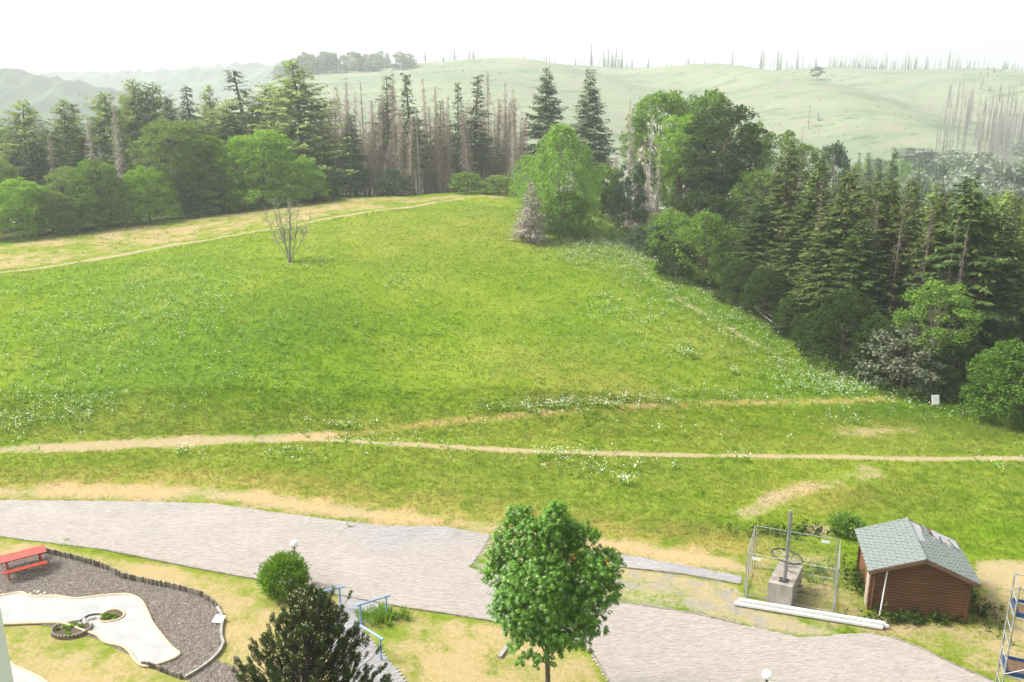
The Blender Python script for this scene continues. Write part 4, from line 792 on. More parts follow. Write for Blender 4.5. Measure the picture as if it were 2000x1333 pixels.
# ------------------------------------------------------------------ paved and gravelled ground
def sheet(name, P, z, mat, kind='structure', parent=None, thick=0.0):
    import bmesh
    bm = bmesh.new(); vs = [bm.verts.new((p[0], p[1], z)) for p in P]; f = bm.faces.new(vs)
    if f.normal.z < 0: f.normal_flip()
    bm.normal_update()
    if f.normal.z < 0: f.normal_flip()
    if thick:
        e = bmesh.ops.extrude_face_region(bm, geom=[f]); vv = [g for g in e['geom'] if isinstance(g, bmesh.types.BMVert)]
        for v in vv: v.co.z = z + 0.0
        for v in vs: v.co.z = z - thick
    bmesh.ops.triangulate(bm, faces=[g for g in bm.faces if len(g.verts) > 4])
    bmesh.ops.recalc_face_normals(bm, faces=bm.faces)
    me = bpy.data.meshes.new(name); bm.to_mesh(me); bm.free()
    return link(name, me, mat, parent, kind=kind)
def pavers(P, rot, size=(0.20, 0.10), parent=None, greyv=0.0, holes=(), seed=1, edge=0.0, z=0.03):
    r = np.random.RandomState(seed); L, Wd = size; c, s = math.cos(rot), math.sin(rot); ctr = P.mean(0)
    uv = (P - ctr) @ np.array([[c, -s], [s, c]]); u0, v0 = uv.min(0); u1, v1 = uv.max(0)
    jj, ii = np.meshgrid(np.arange(int((v1 - v0) / Wd) + 1), np.arange(int((u1 - u0) / L) + 2), indexing='ij')
    u = u0 + (ii + 0.5 * (jj % 2)) * L; v = v0 + jj * Wd; u = u.ravel(); v = v.ravel()
    x = ctr[0] + u * c + v * -s; y = ctr[1] + u * s + v * c
    vis = (np.abs(x) < 0.70 * y + 3) & (y > 17)
    x, y = x[vis], y[vis]; k = inside(x, y, P)
    for h in holes: k &= ~inside(x, y, h)
    x, y = x[k], y[k]; n = len(x); g = 0.0035; hx, hy = L / 2 - g, Wd / 2 - g
    zt = z + r.normal(size=n) * 0.0022; tx = r.normal(size=n) * 0.004; base = np.array([[-hx, -hy], [hx, -hy], [hx, hy], [-hx, hy]])
    V = np.zeros((n, 8, 3))
    for q, (bx, by) in enumerate(base):
        X = x + bx * c - by * s; Y = y + bx * s + by * c
        V[:, q] = np.stack([X, Y, zt - 0.02], 1); V[:, q + 4] = np.stack([X, Y, zt + tx * bx * 4], 1)
    i = np.arange(n)[:, None] * 8; f = np.vstack([i + np.array([[4, 5, 6, 7]])] + [i + np.array([[a, b, b + 4, a + 4]]) for a, b in ((0, 1), (1, 2), (2, 3), (3, 0))])
    me = mesh('pavers', V.reshape(-1, 3), f)
    wx = 0.55 * gauss(x, y, 850, 1040, 5, 1.6) + 0.3 * gauss(x, y, 300, 990, 8, 1.0) + greyv
    put_attr(me, 'grey', np.repeat(wx, 8)); return link('pavers', me, M['paver'], parent, kind='stuff')
dv = sheet('driveway', DRIVE, 0.023, M['paver_joint']); pavers(DRIVE, R_(4), parent=dv)
st = sheet('pavement', STRIP, 0.022, M['paver_joint']); pavers(STRIP, R_(-16), parent=st, greyv=1.2, seed=3)
rp = sheet('walkway', RAMP, 0.017, M['paver_joint']); pavers(RAMP, R_(30), parent=rp, greyv=1.0, seed=4, z=0.024)
gb = sheet('gravel_bed', GRAVEL, 0.010, M['gravel_base'])
def pebbles():
    r = np.random.RandomState(9); lo, hi = GRAVEL.min(0), GRAVEL.max(0); n = 52000
    p = lo + (hi - lo) * r.rand(n, 2); k = inside(p[:, 0], p[:, 1], GRAVEL) & ~inside(p[:, 0], p[:, 1], WPATH) & (p[:, 0] > -0.70 * p[:, 1] - 1); p = p[k]; n = len(p)
    s = r.uniform(0.016, 0.042, n)[:, None, None]; oct_ = np.array([[1, 0, 0], [0, 1, 0], [-1, 0, 0], [0, -1, 0], [0, 0, .8], [0, 0, -.8]])
    a = r.rand(n) * 6.28; rot = np.stack([np.stack([np.cos(a), -np.sin(a), 0 * a], 1), np.stack([np.sin(a), np.cos(a), 0 * a], 1), np.tile([0, 0, 1.0], (n, 1))], 1)
    V = np.einsum('nij,kj->nki', rot, oct_ * np.array([1.2, 0.8, 0.8])) * s * r.uniform(0.8, 1.2, (n, 6, 1)) + np.column_stack([p, np.full(n, 0.022)])[:, None]
    f0 = np.array([[0, 1, 4], [1, 2, 4], [2, 3, 4], [3, 0, 4]]); i = np.arange(n)[:, None] * 6
    link('pebbles', mesh('pebbles', V.reshape(-1, 3), np.vstack([i + f0[q] for q in range(4)])), M['pebble'], gb, kind='stuff')
pebbles()
wp = sheet('footpath', WPATH, 0.065, M['white_path'], thick=0.05)
wp2 = sheet('footpath', WPATH2, 0.065, M['white_path'], thick=0.05)
def edge_tube(P, r_, z, name, mat, parent, closed=True):
    Q = np.vstack([P, P[:1]]) if closed else P
    mb = MB(); mb.tube(np.column_stack([Q, np.full(len(Q), z)]), r_, 6); return mb.build(name, mat, parent, True)
edge_tube(WPATH, 0.055, 0.058, 'edging', M['sand_edge'], wp); edge_tube(WPATH2, 0.055, 0.058, 'edging', M['sand_edge'], wp2)
# kerb lines along the drive
for pts, nm in ((drive_bot[2:12], 'kerb'), ([(1205, 1176), (1350, 1199), (1450, 1222)], 'kerb'), ([(1140, 1096), (1210, 1108), (1330, 1122), (1445, 1142)], 'kerb'), ([(1740, 1246), (1800, 1268), (1860, 1298), (1935, 1330)], 'kerb')):
    Q = smooth_line(gz(pts), 6); mb = MB()
    seg = np.linalg.norm(np.diff(Q, axis=0), axis=1); 
    for a, b in zip(Q[:-1], Q[1:]):
        d = b - a; l = np.linalg.norm(d); k = max(1, int(l / 1.0))
        for q in range(k):
            c = a + d * (q + 0.5) / k; mb.box((c[0], c[1], 0.022), (l / k - 0.012, 0.07, 0.06), math.atan2(d[1], d[0]))
    mb.build(nm, M['palisade'])['kind'] = 'structure'

M['palisade_dark'] = simple('palisade_dark', (0.06, 0.05, 0.04), (0.12, 0.10, 0.08), 5, 0.9); M['palisade_pale'] = simple('palisade_pale', (0.20, 0.175, 0.14), (0.30, 0.27, 0.22), 5, 0.9)
# palisade edging round the gravel: every block its own piece
def palisade(pts, label, h, wd=0.105):
    Q = smooth_line(gz(pts), 12); L = np.concatenate([[0], np.cumsum(np.linalg.norm(np.diff(Q, axis=0), axis=1))])
    n = int(L[-1] / wd); root = empty('palisade_edging', (Q[0][0], Q[0][1], 0), 0, label, 'edging'); r = random.Random(4)
    mb = MB(); a = np.linspace(0, 2 * math.pi, 8, endpoint=False); mb.tube([[0, 0, -0.08], [0, 0, 0.85], [0, 0, 1.0]], [0.041, 0.041, 0.030], 8); me = mb.data('palisade_block')
    for i in range(n):
        s = (i + 0.5) * wd; x, y = np.interp(s, L, Q[:, 0]), np.interp(s, L, Q[:, 1])
        link('palisade_block', me, M[('palisade', 'palisade_dark', 'palisade_pale')[r.randrange(3)]], root, (x - Q[0][0], y - Q[0][1], 0), (r.uniform(-.05, .05), r.uniform(-.05, .05), r.random() * 3), (wd / 0.1, wd / 0.1, h * r.uniform(0.9, 1.1)))
palisade([(78, 1079), (150, 1095), (218, 1117), (237, 1129), (300, 1143), (360, 1156), (400, 1170), (424, 1189)], 'brown row of upright palisade blocks along the far side of the gravel', 0.27)
palisade([(276, 1301), (300, 1306), (330, 1318), (358, 1328)], 'short row of palisade blocks at the near end of the white path', 0.2)
palisade([(457, 1296), (466, 1300), (472, 1312)], 'few dark palisade blocks half hidden left of the pine', 0.34)
def kerbstones(pts, label, ln=0.5):
    Q = smooth_line(gz(pts), 8); root = empty('kerb_edging', (Q[0][0], Q[0][1], 0), 0, label, 'edging'); L = np.concatenate([[0], np.cumsum(np.linalg.norm(np.diff(Q, axis=0), axis=1))])
    n = max(1, int(round(L[-1] / ln)));
    for i in range(n):
        p = [np.array([np.interp(s, L, Q[:, 0]), np.interp(s, L, Q[:, 1])]) for s in (i * L[-1] / n, (i + 1) * L[-1] / n)]; d = p[1] - p[0]; c = (p[0] + p[1]) / 2 - Q[0]
        MB().box((c[0], c[1], 0.05), (np.linalg.norm(d) - 0.012, 0.09, 0.16), math.atan2(d[1], d[0])).build('kerbstone', M['kerb'], root)
kerbstones([(424, 1189), (434, 1205), (436, 1216), (431, 1240), (437, 1262), (420, 1287), (392, 1309), (362, 1327)], 'pale low kerbstones round the right end of the gravel')

# ------------------------------------------------------------------ flower beds in the white path
def flower_bed(px, py, rx, ry, label, mats, seed, z=0.08, ring='sand'):
    c = atz(px, py); r = np.random.RandomState(seed); root = empty('flower_bed', (c[0], c[1], 0), 0, label, 'flower bed'); a = np.linspace(0, 2 * math.pi, 28, endpoint=False)
    wob = 1 + 0.06 * np.sin(a * 3 + seed); P = np.stack([np.cos(a) * rx * wob, np.sin(a) * ry * wob], 1)
    sheet('soil', P, z, M['soil'], None, root, 0.06)
    if ring == 'sand': edge_tube(P * 1.06, 0.045, z - 0.01, 'rim', M['sand_edge'], root)
    else:
        me = MB().tube([[0, 0, -0.05], [0, 0, 0.9], [0, 0, 1.0]], [0.05, 0.05, 0.04], 8).data('rim_block'); n = int(6.28 * (rx + ry) / 2 / 0.11)
        for i in range(n):
            if math.sin(i / n * 6.283) < 0.45: link('rim_block', me, M['palisade'], root, (math.cos(i / n * 6.283) * rx * 1.05, math.sin(i / n * 6.283) * ry * 1.05, 0), None, (1, 1, 0.17))
    k = 0; tries = 0
    while k < 11 and tries < 200:
        tries += 1; q = r.uniform(-1, 1, 2)
        if np.hypot(*q) > 0.82: continue
        n = 26; d = rdir(r, n); d[:, 2] = np.abs(d[:, 2]) * 0.7 + 0.25; d = norm(d); Wd = norm(np.cross(d, rdir(r, n))); L = r.uniform(0.07, 0.15, n)
        V, f = diamonds(np.tile([q[0] * rx, q[1] * ry, z], (n, 1)), d, Wd, L, L * 0.3); mb = MB(); mb.add(V, f); mb.build('seedling', M[mats[k % len(mats)]], root); k += 1
flower_bed(219, 1206, 0.42, 0.40, 'small round flower bed ringed by sandstone inside the white path', ('leaf_mid', 'leaf_olive', 'birch_leaf'), 2)
flower_bed(141, 1232, 0.66, 0.52, 'half-round flower bed with dark block rim at the path edge', ('leaf_mid', 'leaf_bright', 'leaf_olive'), 3, 0.085, 'block')
def rill():
    P = smooth_line(gz([(144, 1224), (160, 1215), (172, 1207), (186, 1204), (200, 1204)]), 8); root = empty('rock_rill', (P[0][0], P[0][1], 0.065), 0, 'dark curved edging with pale rocks linking the two flower beds', 'edging')
    Q = np.column_stack([P - P[0], np.full(len(P), 0.02)]); MB().tube(Q, 0.04, 6).build('dark_edge', M['dark_steel'], root, True); r = np.random.RandomState(6)
    for i in range(22):
        j = r.randint(0, len(Q)); s = r.uniform(0.04, 0.11); mb = MB(); mb.sphere((Q[j][0] + r.uniform(0.05, 0.25), Q[j][1] - r.uniform(0.05, 0.35), 0.02), (s, s * 0.8, s * 0.6), 7, 5); me = mb.data('rock')
        v = np.zeros(len(me.vertices) * 3, dtype=np.float32); me.vertices.foreach_get('co', v); v += r.uniform(-0.012, 0.012, v.size); me.vertices.foreach_set('co', v); link('rock', me, M['rock'], root)
rill()
def plate():
    c = atz(428, 1216); root = empty('information_plate', (c[0], c[1], 0), R_(-12), 'small tilted white plate on the kerb of the gravel bed', 'sign')
    MB().tube([[0, 0, 0], [0, 0.02, 0.12]], 0.02, 6).build('post', M['galv'], root)
    Mx = np.array(Matrix.Rotation(R_(20), 3, 'X')); MB().box((0, 0, 0.15), (0.42, 0.34, 0.015), 0, Mx).build('panel', M['sign_white'], root)
    m = MB()
    for a, b, w_, h_ in ((0, 0.05, 0.07, 0.016), (0.028, 0.025, 0.016, 0.04), (0, 0.0, 0.07, 0.016), (-0.028, -0.025, 0.016, 0.04), (0, -0.05, 0.07, 0.016)):
        p = Mx @ np.array([a, b, 0.0095]); m.box((p[0], p[1], p[2] + 0.15), (w_, h_, 0.002), 0, Mx)
    m.build('number', M['sign_print'], root)
plate()
for c, s in ((atz(75, 1158), 0.10), (atz(60, 1161), 0.08), (atz(88, 1160), 0.09), (atz(68, 1156), 0.07), (atz(80, 1162), 0.07)):
    mb = MB(); mb.sphere((0, 0, 0.03), (s, s * 0.75, s * 0.5), 8, 5); o = mb.build('stone', M['rock'], None); o.location = c; tag(o, 'pale stone on the gravel next to the white path', 'stone', 'pale stones beside the white path')

# ------------------------------------------------------------------ picnic table
def picnic_table():
    root = empty('picnic_table', (-20.95, 30.75, 0), R_(36), 'red wooden picnic table with attached benches on the gravel', 'picnic table')
    def planks(name, y0, n, w_, z, L, th=0.045):
        for i in range(n): MB().box((0, y0 + i * (w_ + 0.012), z), (L, w_, th)).build(name, M['red_wood'], root)
    planks('table_plank', -0.315, 6, 0.115, 0.74, 1.75); planks('bench_plank', -0.80, 2, 0.125, 0.45, 1.62); planks('bench_plank', 0.665, 2, 0.125, 0.45, 1.62)
    for x in (-0.62, 0.62):
        for s in (-1, 1):
            a = np.array([x, s * 0.25, 0.70]); b = np.array([x, s * 0.62, 0.0]); ang = math.atan2(b[1] - a[1], a[2] - b[2]); Mx = np.array(Matrix.Rotation(ang, 3, 'X'))
            MB().box((a + b) / 2, (0.05, 0.11, np.linalg.norm(a - b)), 0, Mx).build('leg', M['red_wood'], root)
        MB().box((x + 0.052, 0, 0.39), (0.045, 1.62, 0.10)).build('bench_bearer', M['red_wood'], root); MB().box((x + 0.052, 0, 0.68), (0.045, 0.62, 0.075)).build('top_bearer', M['red_wood'], root)
picnic_table()

# ------------------------------------------------------------------ lamps
def lamp(p, top, label):
    root = empty('globe_lamp', (p[0], p[1], 0), 0, label, 'lamp', 'globe lamps by the drive')
    MB().tube([[0, 0, -0.1], [0, 0, top - 0.34]], 0.032, 10).build('pole', M['galv'], root, True); MB().tube([[0, 0, top - 0.36], [0, 0, top - 0.28]], [0.05, 0.075], 10).build('collar', M['dark_steel'], root, True)
    g = MB().sphere((0, 0, top - 0.15), 0.16, 20, 14).build('globe', M['globe'], root, True); MB().tube([[0, 0, top - 0.28], [0, 0, top - 0.19]], [0.03, 0.02], 8).build('socket', M['dark_steel'], g, True)
q = at(575, 1056, 29.6); lamp(at(577, 1100, 29.6), q[2], 'white globe lamp on a thin pole behind the round bush')
q = at(1497, 1310, 21.2); lamp(at(1497, 1333, 21.2), q[2], 'white globe lamp at the bottom edge on the paved drive')

# ------------------------------------------------------------------ blue handrails
def rail(a, b, label, ext=0.12, posts=(0.1, 0.9), mid=False, h=0.92):
    a = np.array(a, float); b = np.array(b, float); d = (b - a) / np.linalg.norm(b - a); root = empty('handrail', (a[0], a[1], 0), 0, label, 'handrail', 'blue handrails beside the walkway')
    A = np.array([-d[0] * ext, -d[1] * ext, h]); B = np.array([*(b - a + d * ext), h]); MB().tube([A, B], 0.038, 10).build('rail', M['blue_paint'], root, True)
    for t in posts: p = (b - a) * t; MB().tube([[p[0], p[1], -0.05], [p[0], p[1], h - 0.02]], 0.034, 10).build('post', M['blue_paint'], root, True)
g1, g2 = atz(703, 1224)[:2], atz(758, 1206)[:2]; rail(g1, g2, 'blue handrail at the top of the walkway beside the drive', posts=(0.04, 0.96))
g1, g2 = atz(701, 1262)[:2], atz(746, 1291)[:2]; rail(g1, g2, 'blue handrail lower down, right beside the pine', posts=(0.03, 0.97))
g1, g2 = atz(614, 1160, 0.92)[:2], atz(667, 1147, 0.92)[:2]; rail(g1, g2, 'blue handrail half hidden behind the pine, left of the walkway', posts=(0.1, 0.92))
c = atz(985, 1273); o = MB().box((0, 0, 0.03), (0.16, 0.85, 0.10)).build('stone_slab', M['kerb']); o.location = (c[0], c[1], 0.02); o.rotation_euler = (0, 0, R_(-25)); tag(o, 'pale stone slab lying in the dry lawn left of the maple', 'slab')

# ------------------------------------------------------------------ winch station and mobile fence
FL, FR, RR_, RL = np.array([9.45, 28.65]), np.array([12.5, 27.4]), np.array([13.45, 29.75]), np.array([10.45, 30.95])
def fence_panel(a, b, label, plate_at=None, h=2.0, plate_w=0.34):
    d = b - a; L = np.linalg.norm(d); root = empty('fence_panel', (a[0], a[1], 0), math.atan2(d[1], d[0]), label, 'fence panel', 'mobile fence panels round the winch block')
    for x in (0.03, L - 0.03): MB().tube([[x, 0, -0.05], [x, 0, h]], 0.021, 8).build('post', M['galv'], root, True)
    for z in (0.14, h - 0.03): MB().tube([[0.03, 0, z], [L - 0.03, 0, z]], 0.016, 8).build('rail', M['galv'], root, True)
    m = MB()
    for x in np.arange(0.13, L - 0.05, 0.10): m.tube([[x, 0, 0.14], [x, 0, h - 0.03]], 0.0022, 3, False)
    for z in np.arange(0.36, h - 0.1, 0.24): m.tube([[0.03, 0.004, z], [L - 0.03, 0.004, z]], 0.0025, 3, False)
    m.build('wire_mesh', M['galv'], root)
    if plate_at: MB().box((plate_at, -0.03, h - 0.2), (plate_w, 0.012, 0.13)).build('plate', M['sign_white'], root)
fence_panel(FL, FR, 'front mesh fence panel behind the white beams, with white plate at left', 0.3)
fence_panel(RL, RR_, 'rear mesh fence panel farthest from the drive, with white plate at right', 2.75)
fence_panel(FL + np.array([-0.05, 0.06]), RL + np.array([-0.08, -0.03]), 'left side mesh fence panel of the winch enclosure'); fence_panel(FR + np.array([0.06, 0.06]), RR_ + np.array([0.05, -0.06]), 'right side mesh fence panel towards the shed')
def winch():
    import bmesh
    root = empty('winch_block', (10.1, 28.1, 0), 0, 'concrete block carrying a steel post and a horizontal spoked wheel', 'winch')
    fl = np.array([0, 0]); fr = np.array([0.86, -0.38]); dp = np.array([0.98, 1.62]); P = [fl, fr, fr + dp, fl + dp]
    V = np.array([[*p, -0.05] for p in P] + [[*(p * 0.985 + 0.01), 1.02] for p in P]); me = mesh('block', V, np.array([[0, 1, 5, 4], [1, 2, 6, 5], [2, 3, 7, 6], [3, 0, 4, 7], [4, 5, 6, 7]]))
    bm = bmesh.new(); bm.from_mesh(me); bmesh.ops.bevel(bm, geom=[e for e in bm.edges], offset=0.008, segments=1, affect='EDGES'); bm.to_mesh(me); bm.free(); link('block', me, M['concrete'], root)
    pb = np.array([0.66, 0.12]); ax = math.atan2(-0.38, 0.86)
    post = MB(); post.box((pb[0], pb[1], 2.5), (0.05, 0.15, 3.05), ax); post.box((pb[0] + 0.05, pb[1] - 0.03, 2.5), (0.10, 0.02, 3.05), ax); post.box((pb[0] + 0.07, pb[1] + 0.09, 2.5), (0.06, 0.02, 3.05), ax); post.build('post', M['galv'], root)
    MB().box((pb[0], pb[1], 1.035), (0.34, 0.34, 0.025), ax).build('base_plate', M['dark_steel'], root)
    cable = [[pb[0] + 0.06 + 0.05 * math.sin(i * 1.9), pb[1] - 0.04, 1.9 + 0.06 * i] for i in range(12)]; MB().tube(cable, 0.016, 6).build('cable', M['white_pvc'], root, True)
    wc = np.array([1.12, 1.2, 1.47]); Mx = np.array(Matrix.Rotation(R_(10), 3, 'Y')); wroot = None
    a = np.linspace(0, 2 * math.pi, 33); ring = np.stack([np.cos(a), np.sin(a), 0 * a], 1) * 0.60 @ Mx.T + wc
    wh = MB().tube(ring, 0.034, 8, False).build('wheel', M['dark_steel'], root, True)
    for i in range(8):
        v = Mx @ np.array([math.cos(i * 0.785 + .2), math.sin(i * 0.785 + .2), 0]); MB().tube([wc + v * 0.05, wc + v * 0.59], 0.013, 6).build('spoke', M['galv'], wh)
    MB().tube([wc - Mx @ np.array([0, 0, .05]), wc + Mx @ np.array([0, 0, .06])], 0.08, 10).build('hub', M['dark_steel'], wh, True)
    MB().tube([[wc[0], wc[1], 1.0], wc], 0.05, 8).build('axle', M['dark_steel'], root, True)
    s0 = np.array([wc[0] - 0.05, wc[1] - 0.3, 1.0]); s1 = np.array([pb[0] + 0.05, pb[1] + 0.06, 2.35]); MB().tube([s0, s1], 0.03, 8).build('brace', M['galv'], root, True)
    for z in (0.35, 0.62):
        p0 = np.array([1.25, 0.35, z]); MB().tube([p0, p0 + np.array([0.22, -0.03, 0.02]), p0 + np.array([0.34, 0.12, -0.02])], 0.022, 8).build('bracket', M['dark_steel'], root, True)
winch()
# long white beams lying in front of the fence
pa, pb_ = np.array([8.82, 28.05]), np.array([14.0, 26.42])
def beam(off, z, shift, label, L=5.4):
    d = norm((pb_ - pa)[None])[0]; n_ = np.array([-d[1], d[0]]); a = pa + n_ * off + d * shift; o = empty('white_beam', (a[0], a[1], z), math.atan2(d[1], d[0]), label, 'beam', 'white beams on the ground')
    s = 0.065; m = MB(); prof = np.array([[-s, -s * .7], [-s * .7, -s], [s * .7, -s], [s, -s * .7], [s, s * .7], [s * .7, s], [-s * .7, s], [-s, s * .7]])
    V = np.vstack([np.column_stack([np.full(8, x), prof]) for x in (0, L)]); m.add(V, [[i, (i + 1) % 8, 8 + (i + 1) % 8, 8 + i] for i in range(8)]); m.build('shell', M['white_pvc'], o)
    e = MB()
    for x, sg in ((0.004, 1), (L - 0.004, -1)):
        pr = np.column_stack([np.full(8, x), prof * 0.97]); e.add(np.vstack([[[x, 0, 0]], pr]), [[0, 1 + (i + 1) % 8, 1 + i] if sg > 0 else [0, 1 + i, 1 + (i + 1) % 8] for i in range(8)])
    e.build('end_cap', M['sign_white'], o)
beam(0.0, 0.11, 0.0, 'front white beam, the nearest one to the drive'); beam(0.145, 0.11, 0.12, 'middle white beam lying against the front one', 5.5)
beam(0.29, 0.11, 0.18, 'rear white beam next to the fence foot', 5.35); beam(0.08, 0.245, 0.16, 'topmost white beam resting on two others', 5.25)

# ------------------------------------------------------------------ log shed
def shed():
    base = np.array([14.10, 27.75]); d = norm(np.array([[3.32, -0.88]]))[0]; rz = math.atan2(d[1], d[0]); Wd, Dp, hw, hr = 3.32, 2.95, 1.86, 2.52
    root = empty('log_shed', (base[0], base[1], 0), rz, 'brown log shed with a grey-green shingle roof', 'shed')
    n = 15; lh = hw / n; rs = 0.045
    def logmesh(L):
        a = np.linspace(-math.pi / 2, math.pi / 2, 6); pr = np.array([[-math.cos(t) * 0.035, math.sin(t) * lh * 0.49] for t in a] + [[0.03, lh * 0.49], [0.03, -lh * 0.49]]); k = len(pr)
        V = np.vstack([np.column_stack([np.full(k, x), pr]) for x in (0, L)]); f4 = np.array([[i, k + i, k + (i + 1) % k, (i + 1) % k] for i in range(k)])
        mb = MB(); mb.add(V, f4); mb.add(V[:k], [[0, i, i + 1] for i in range(1, k - 1)]); mb.add(V[k:], [[0, i + 1, i] for i in range(1, k - 1)]); return mb.data('log')
    def wall(nm, origin, ang, L, gable, over=0.12):
        wr = bpy.data.objects.new(nm, None); COL.objects.link(wr); wr.parent = root; wr.location = origin; wr.rotation_euler = (0, 0, ang)
        m = logmesh(L + 2 * over)
        for i in range(n): link('log', m, M['log'], wr, (-over, 0, lh * (i + 0.5)))
        if gable:
            for i in range(int((hr - hw) / lh)):
                z = hw + lh * (i + 0.5); t = (z + lh / 2 - hw) / (hr - hw); l = L * (1 - t)
                if l > 0.25: link('log', logmesh(l), M['log'], wr, ((L - l) / 2, 0, z))
    wall('front_wall', (0, 0, 0), 0, Wd, True); wall('rear_wall', (Wd, Dp, 0), math.pi, Wd, True)
    wall('side_wall', (0, Dp, lh * 0.5), -math.pi / 2, Dp, False); wall('side_wall', (Wd, 0, lh * 0.5), math.pi / 2, Dp, False)
    oh, of = 0.30, 0.28; ap = math.atan2(hr - hw, Wd / 2); Ls = (Wd / 2 + oh) / math.cos(ap); nr, nc = 11, 13; rw = Ls / nr; D2 = Dp + 2 * of; cw = D2 / nc
    tab = MB(); u = cw / 2 - 0.004; V2 = np.array([[-u, 0], [u, 0], [u, -rw * 0.75], [u * 0.5, -rw * 1.12], [-u * 0.5, -rw * 1.12], [-u, -rw * 0.75]]); k = 6
    VV = np.vstack([np.column_stack([V2, np.where(V2[:, 1] < -0.01, 0.016, 0.004)]), np.column_stack([V2, np.where(V2[:, 1] < -0.01, 0.006, 0.0)])])
    tab.add(VV[:6], [[0, i + 1, i] for i in range(1, 5)]); tab.add(VV, [[i, (i + 1) % 6, 6 + (i + 1) % 6, 6 + i] for i in range(6)]); tm = tab.data('shingle'); rr = random.Random(3)
    for sgn, nm in ((-1, 'roof'), (1, 'roof')):
        ro = bpy.data.objects.new(nm, None); COL.objects.link(ro); ro.parent = root; ro.location = (Wd / 2, 0, hr + 0.075)
        ex = np.array([0, 1, 0]) * (-1 if sgn > 0 else 1); 
        down = np.array([sgn * math.cos(ap), 0, -math.sin(ap)]); nrm = np.array([sgn * math.sin(ap), 0, math.cos(ap)]); yv = -down; xv = np.cross(yv, nrm)
        Mx = Matrix(np.column_stack([xv, yv, nrm]).tolist())
        c = down * Ls / 2 + np.array([0, Dp / 2, 0]) - nrm * 0.02; MB().box(c, (D2, Ls, 0.03), 0, Mx).build('roof_board', M['bargeboard'], ro)
        for i in range(nr):
            for j in range(nc + (i % 2)):
                yj = -of + (j + 0.5 - 0.5 * (i % 2)) * cw
                if yj < -of + 0.01 or yj > Dp + of - 0.01: sx = 0.48; yj = min(max(yj, -of + cw * 0.25), Dp + of - cw * 0.25)
                else: sx = 1.0
                if sgn > 0 and ((i >= 6 - j * 0.2 and i <= 10 and j >= 10) or (i <= 2 and j >= 6 and i < (j - 4) * 0.4)): continue
                p = down * (i * rw) + np.array([0, yj, 0]) + nrm * 0.004
                eu = Mx.to_euler(); eu2 = (eu.x, eu.y, eu.z); link('shingle', tm, M['shingle'], ro, tuple(p), eu2, (sx, 1, rr.uniform(0.8, 1.8)))
        if sgn > 0:
            p = down * Ls * 0.12 + np.array([0, Dp * 0.72, 0]) + nrm * 0.004; MB().box(p, (Dp * 0.62, Ls * 0.22, 0.006), 0, Mx).build('felt_patch', M['felt'], ro)
            p = down * Ls * 0.72 + np.array([0, Dp * 0.94, 0]) + nrm * 0.004; MB().box(p, (Dp * 0.26, Ls * 0.5, 0.006), 0, Mx).build('bare_patch', M['felt'], ro)
            for q in range(4):
                p = down * Ls * (0.45 + 0.13 * q) + np.array([0, Dp * (0.80 + 0.03 * (q % 2)), 0]) + nrm * 0.02; MB().box(p, (0.5 + 0.1 * q, 0.06, 0.012), 0.0, np.array(Mx) @ np.array(Matrix.Rotation(0.25 * (q - 1.5), 3, 'Z'))).build('torn_strip', M[('bare_board', 'dark_steel')[q % 2]], ro)
        for y in (-of - 0.012, Dp + of + 0.012):
            p = down * Ls / 2 + np.array([0, y, 0]) - nrm * 0.075; MB().box(p, (0.022, Ls + 0.02, 0.13), 0, Mx).build('bargeboard', M['bargeboard'], ro)
        p = down * (Ls + 0.012) + np.array([0, Dp / 2, 0]) - nrm * 0.05; MB().box(p, (D2 - 0.05, 0.02, 0.09), 0, Mx).build('fascia', M['bargeboard'], ro)
    MB().tube([[Wd / 2, -of, hr + 0.09], [Wd / 2, Dp + of, hr + 0.09]], 0.045, 8).build('ridge_cap', M['shingle'], root, True)
    MB().box((-0.16, 0.25, 0.95), (0.03, 0.5, 1.7)).build('side_board', M['bare_board'], root)
    o = MB().tube([[0, 0, 0], [0.12, 0.24, 1.82]], 0.028, 8).build('white_pole', M['white_pvc'], None, True)
    cz, sz = math.cos(rz), math.sin(rz); l = np.array([0.28, -0.36]); o.location = (base[0] + l[0] * cz - l[1] * sz, base[1] + l[0] * sz + l[1] * cz, 0.0); o.rotation_euler = (0, 0, rz); tag(o, 'thin white pole leaning against the front of the shed', 'pole')
shed()

